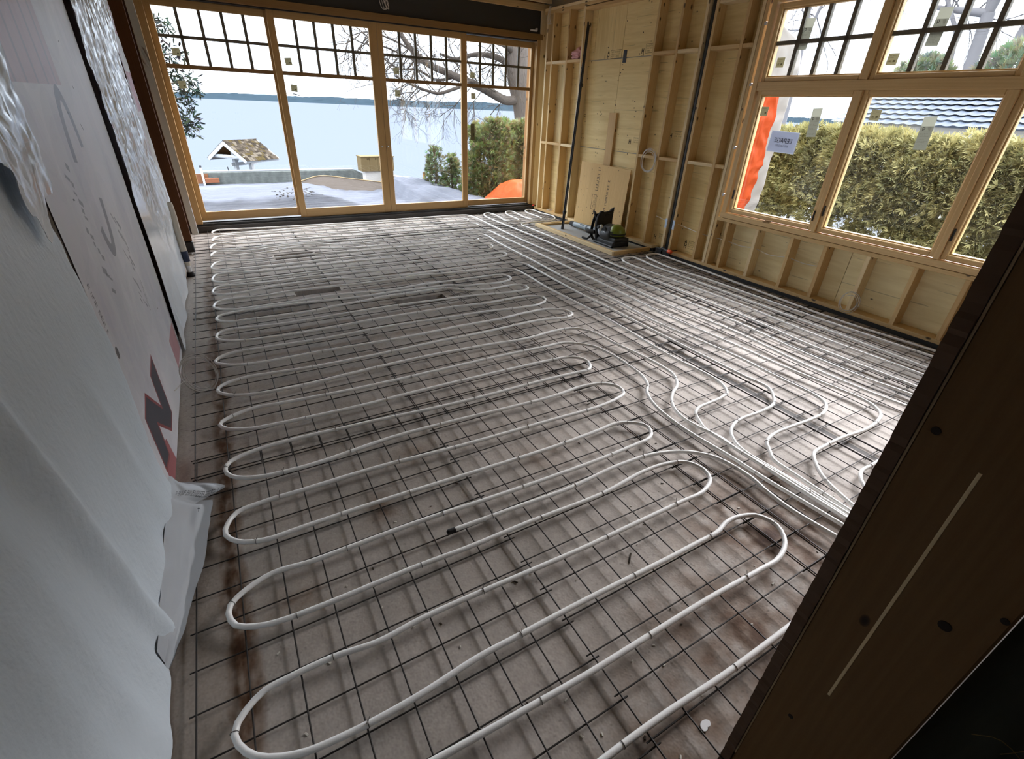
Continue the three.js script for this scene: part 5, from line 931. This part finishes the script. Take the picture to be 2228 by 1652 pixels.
// leafless trees
const bark = phys({ specularIntensity: 0.2, color: lin(0.115, 0.097, 0.084), roughness: 0.95, bumpMap: dataTex(256, 256, (u, v) => 128 + 120 * ridge(u * 14, v * 3, 2) * 0.5 + 60 * noise(u * 40, v * 10), false, [6, 3]), bumpScale: 0.03 });
const twigMat = phys({ specularIntensity: 0.2, color: lin(0.06, 0.05, 0.042), roughness: 0.95 });
function twigs(list, p, d, len, rad, depth, r, droop, flat) {
  const pts = [p.clone()]; let q = p.clone(), dir = d.clone();
  for (let k = 0; k < 3; k++) { dir.add(V((r() - 0.5) * 0.5, (r() - 0.5) * 0.5 - droop, (r() - 0.5) * 0.5 * flat)).normalize(); q = q.clone().addScaledVector(dir, len / 3); pts.push(q.clone()); }
  list.push(new THREE.TubeGeometry(new THREE.CatmullRomCurve3(pts), 4, rad, depth > 1 ? 5 : 3, false));
  if (depth <= 0) return;
  const n = 2 + Math.floor(r() * 2.4);
  for (let k = 0; k < n; k++) { const at = pts[1 + Math.floor(r() * 3)] ?? q; twigs(list, at, dir.clone().add(V((r() - 0.5) * 1.9, (r() - 0.5) * 1.5, (r() - 0.5) * 1.5 * flat)).normalize(), len * (0.62 + r() * 0.22), rad * 0.6, depth - 1, r, droop, flat); }
}
{
  const t = thing('bare_tree', 'big leafless tree with a thick ridged trunk beyond the right glass door', 'tree', [0, 0, -14]);
  const trunk = grid(28, 40, (u, v) => { const y = lerp(-0.5, 5.2, v), a = u * Math.PI * 2, rr = (0.215 + 0.14 * smooth(y, 1.3, 2.6) - 0.1 * smooth(y, 3.2, 5) + 0.14 * smooth(y, 0.5, -0.5)) * (1 + 0.07 * noise(Math.cos(a) * 3, y * 0.8, Math.sin(a) * 3) + 0.05 * noise(Math.cos(a) * 9, y * 1.2, Math.sin(a) * 9)); return V(8.36 - 0.2 * smooth(y, 1.2, 3.2) + Math.cos(a) * rr, y, -Math.sin(a) * rr); }, 1, 2);
  part('trunk', trunk, bark, t);
  const r = rng(88);
  const limb = (pts, r0, r1) => { const c = new THREE.CatmullRomCurve3(pts.map((p) => V(...p)), false, 'centripetal'); return grid(9, 48, (u, v) => { const p = c.getPoint(v), tg = c.getTangent(v), n = V(0, 0, 1).cross(tg).normalize(), b = tg.clone().cross(n), rr = lerp(r0, r1, v) * (1 + 0.12 * noise(u * 3, v * 12)), a = u * Math.PI * 2; return p.addScaledVector(n, Math.cos(a) * rr).addScaledVector(b, Math.sin(a) * rr); }, 1, 4); };
  const limbs = [
    [[[8.3, 1.95, 0], [7.7, 1.92, 0.1], [6.99, 2.16, 0.15], [6.4, 2.33, 0.1], [5.99, 2.45, 0.1], [5.43, 2.64, 0], [5.09, 2.84, 0], [4.78, 3.23, -0.1], [4.6, 3.6, -0.1]], 0.13, 0.05],
    [[[7.0, 2.15, 0.15], [6.5, 2.3, 0.4], [6.0, 2.12, 0.5], [5.5, 1.98, 0.5], [5.19, 2.02, 0.5], [4.8, 2.14, 0.4], [4.4, 2.3, 0.4]], 0.055, 0.022],
    [[[8.1, 2.7, 0], [7.5, 2.95, -0.2], [6.9, 2.96, -0.3], [6.4, 2.82, -0.3], [5.9, 2.9, -0.3]], 0.09, 0.03],
    [[[8.1, 3.0, 0], [7.6, 3.2, 0.2], [7.0, 3.3, 0.3], [6.5, 3.6, 0.3]], 0.09, 0.04],
    [[[6.2, 2.4, 0.1], [5.7, 2.3, -0.1], [5.2, 2.5, -0.2], [4.7, 2.5, -0.2], [4.2, 2.75, -0.2]], 0.04, 0.015],
    [[[5.5, 2.6, 0], [4.9, 2.72, 0.1], [4.3, 2.9, 0.1], [3.7, 2.95, 0.1], [3.3, 3.15, 0.1]], 0.028, 0.01], [[[5.0, 2.9, 0], [4.5, 3.12, -0.2], [3.95, 3.2, -0.2], [3.45, 3.05, -0.2]], 0.026, 0.01],
    [[[8.4, 3.6, 0], [8.9, 4.4, 0.2], [9.4, 5.2, 0.2]], 0.16, 0.08], [[[8.1, 4.0, 0], [7.5, 4.8, 0.2], [7.0, 5.6, 0.2]], 0.16, 0.07]];
  for (const [p, a, b] of limbs) part('limb', limb(p, a, b), bark, t);
  const list = [];
  limbs.slice(0, 7).forEach(([p], li) => { for (let k = 0; k < [15, 12, 9, 8, 9, 8, 7][li]; k++) { const i = 1 + Math.floor(r() * (p.length - 1)), q = V(...p[i]).lerp(V(...p[i - 1]), r()); const down = r() < 0.5; twigs(list, q, V(-0.7 + r() * 0.3, down ? -0.5 : 0.6, (r() - 0.5) * 0.8).normalize(), 0.42 + r() * 0.35, 0.013, 4, r, down ? 0.05 : -0.03, 0.8); } });
  stuff(part('twigs', merge(list), twigMat, t));
}
function bareTree(label, base, fork, limbsTo, rad, seed, n) {
  const t = thing('bare_tree', label, 'tree'), r = rng(seed), list = [];
  const cone = (a, b, r0, r1) => { const c = new THREE.CatmullRomCurve3([V(...a), V(...a).lerp(V(...b), 0.5).add(V(0, 0, (r() - 0.5) * 0.2)), V(...b)]); return grid(10, 24, (u, v) => { const p = c.getPoint(v), g = c.getTangent(v), m = V(1, 0, 0).cross(g).normalize(), q = g.clone().cross(m), k = lerp(r0, r1, v); return p.addScaledVector(m, Math.cos(u * 6.2832) * k).addScaledVector(q, Math.sin(u * 6.2832) * k); }, 1, 4); };
  part('trunk', cone(base, fork, rad * 1.15, rad), bark2, t);
  for (const e of limbsTo) { part('limb', cone(fork, e, rad * 0.75, rad * 0.35), bark2, t); for (let k = 0; k < n; k++) { const q = V(...fork).lerp(V(...e), 0.15 + 0.85 * r()); twigs(list, q, V((r() - 0.5), (r() - 0.2), (r() - 0.5) * 2).normalize(), 0.9 + r() * 0.7, 0.024, 4, r, 0.0, 1); } }
  stuff(part('twigs', merge(list), twig2, t));
}
const bark2 = phys({ specularIntensity: 0.2, color: lin(0.15, 0.145, 0.15), roughness: 0.9 }), twig2 = phys({ specularIntensity: 0.2, color: lin(0.11, 0.105, 0.11), roughness: 0.95 });
bareTree('tall forked leafless tree seen through the upper middle window', [22, -0.5, -8.3], [22, 4.85, -8.75], [[21.5, 7.6, -8.0], [22.3, 7.8, -9.6], [22.2, 5.2, -10.4]], 0.17, 301, 7);
bareTree('leaning leafless tree at the right edge of the upper middle window', [22, -0.5, -8.3], [22, 4.9, -7.6], [[21.8, 7.4, -6.2], [22.3, 7.6, -7.4]], 0.14, 305, 9);
bareTree('slender leafless tree with a pale trunk left of the forked tree', [22, -0.5, -8.35], [22, 4.4, -9.4], [[22.4, 7.4, -9.9], [21.8, 6.4, -10.9]], 0.09, 309, 7);
bareTree('fine leafless tree at the top corner of the upper left window', [22, -0.5, -14.6], [22, 4.5, -14.7], [[22.2, 7.2, -15.2], [21.9, 6.8, -14.0]], 0.1, 315, 5);
function bush(label, c, R, n, seed) {
  const t = thing('evergreen_bush', label, 'bush', c), r = rng(seed), places = [];
  part('stem', rod(V(0, -2, 0), V(0, 0.4, 0), 0.08, 8), bark2, t);
  for (let k = 0; k < n; k++) { const o = V((r() - 0.5) * 2, (r() - 0.5) * 2, (r() - 0.5) * 2); if (o.length() > 1) { k--; continue; } places.push([o.clone().multiply(V(R * 0.7, R * 0.75, R)), o.clone().add(V(0, 0.4, 0)).normalize(), 1.2 + r() * 1.2, [0.13 + r() * 0.1, 0.15 + r() * 0.1, 0.1 + r() * 0.06]]); }
  foliage('foliage', cedarSpray, places, t, seed);
}
bush('dark evergreen bush low in the upper middle window, left of the forked tree', [20, 3.0, -9.0], 0.85, 900, 401);
bush('dark evergreen bush at the lower right of the upper middle window', [20, 3.1, -6.7], 1.0, 1100, 405);
// ------------------------------------------------------------------ neighbour's roof of pressed metal tiles
{
  const h = thing('neighbour_house', 'neighbouring house with a blue grey tiled roof rising over the hedge', 'house', [15, 0, 0]);
  const tile = phys({ color: lin(0.052, 0.066, 0.09), roughness: 0.65, specularIntensity: 0.3, side: THREE.DoubleSide });
  const nc = 11, z0 = -8.55, z1 = 3, per = 0.26;
  for (let k = 0; k < nc; k++) part('tile_course', grid(Math.round((z1 - z0) / per * 6), 4, (u, v) => { const z = lerp(z0, z1, u), s = (k + v * 1.02) * 0.3; const wv = 0.022 * Math.pow(0.5 + 0.5 * Math.cos((z / per) * Math.PI * 2), 1.5); return V(s * 0.9, 1.7 + s * 0.39 + wv + 0.035 * (1 - v), z); }), tile, h);
  span('wall', [0.35, -0.5, z0 + 0.4], [5.5, 1.7, z1 - 0.4], std({ color: lin(0.5, 0.48, 0.44), roughness: 0.85 }), h);
  part('gable', (() => { const s = new THREE.Shape(); s.moveTo(0.1, 1.66); s.lineTo(2.98, 2.96); s.lineTo(5.9, 1.66); s.closePath(); return new THREE.ExtrudeGeometry(s, { depth: 0.1, bevelEnabled: false }).translate(0, 0, z0 + 0.05); })(), std({ color: lin(0.5, 0.48, 0.44), roughness: 0.85 }), h);
  part('far_slope', grid(20, 4, (u, v) => V(2.99 + v * 3.0, 3.0 - v * 1.3, lerp(z0, z1, u))), tile, h);
}

renderer.render(scene, camera);
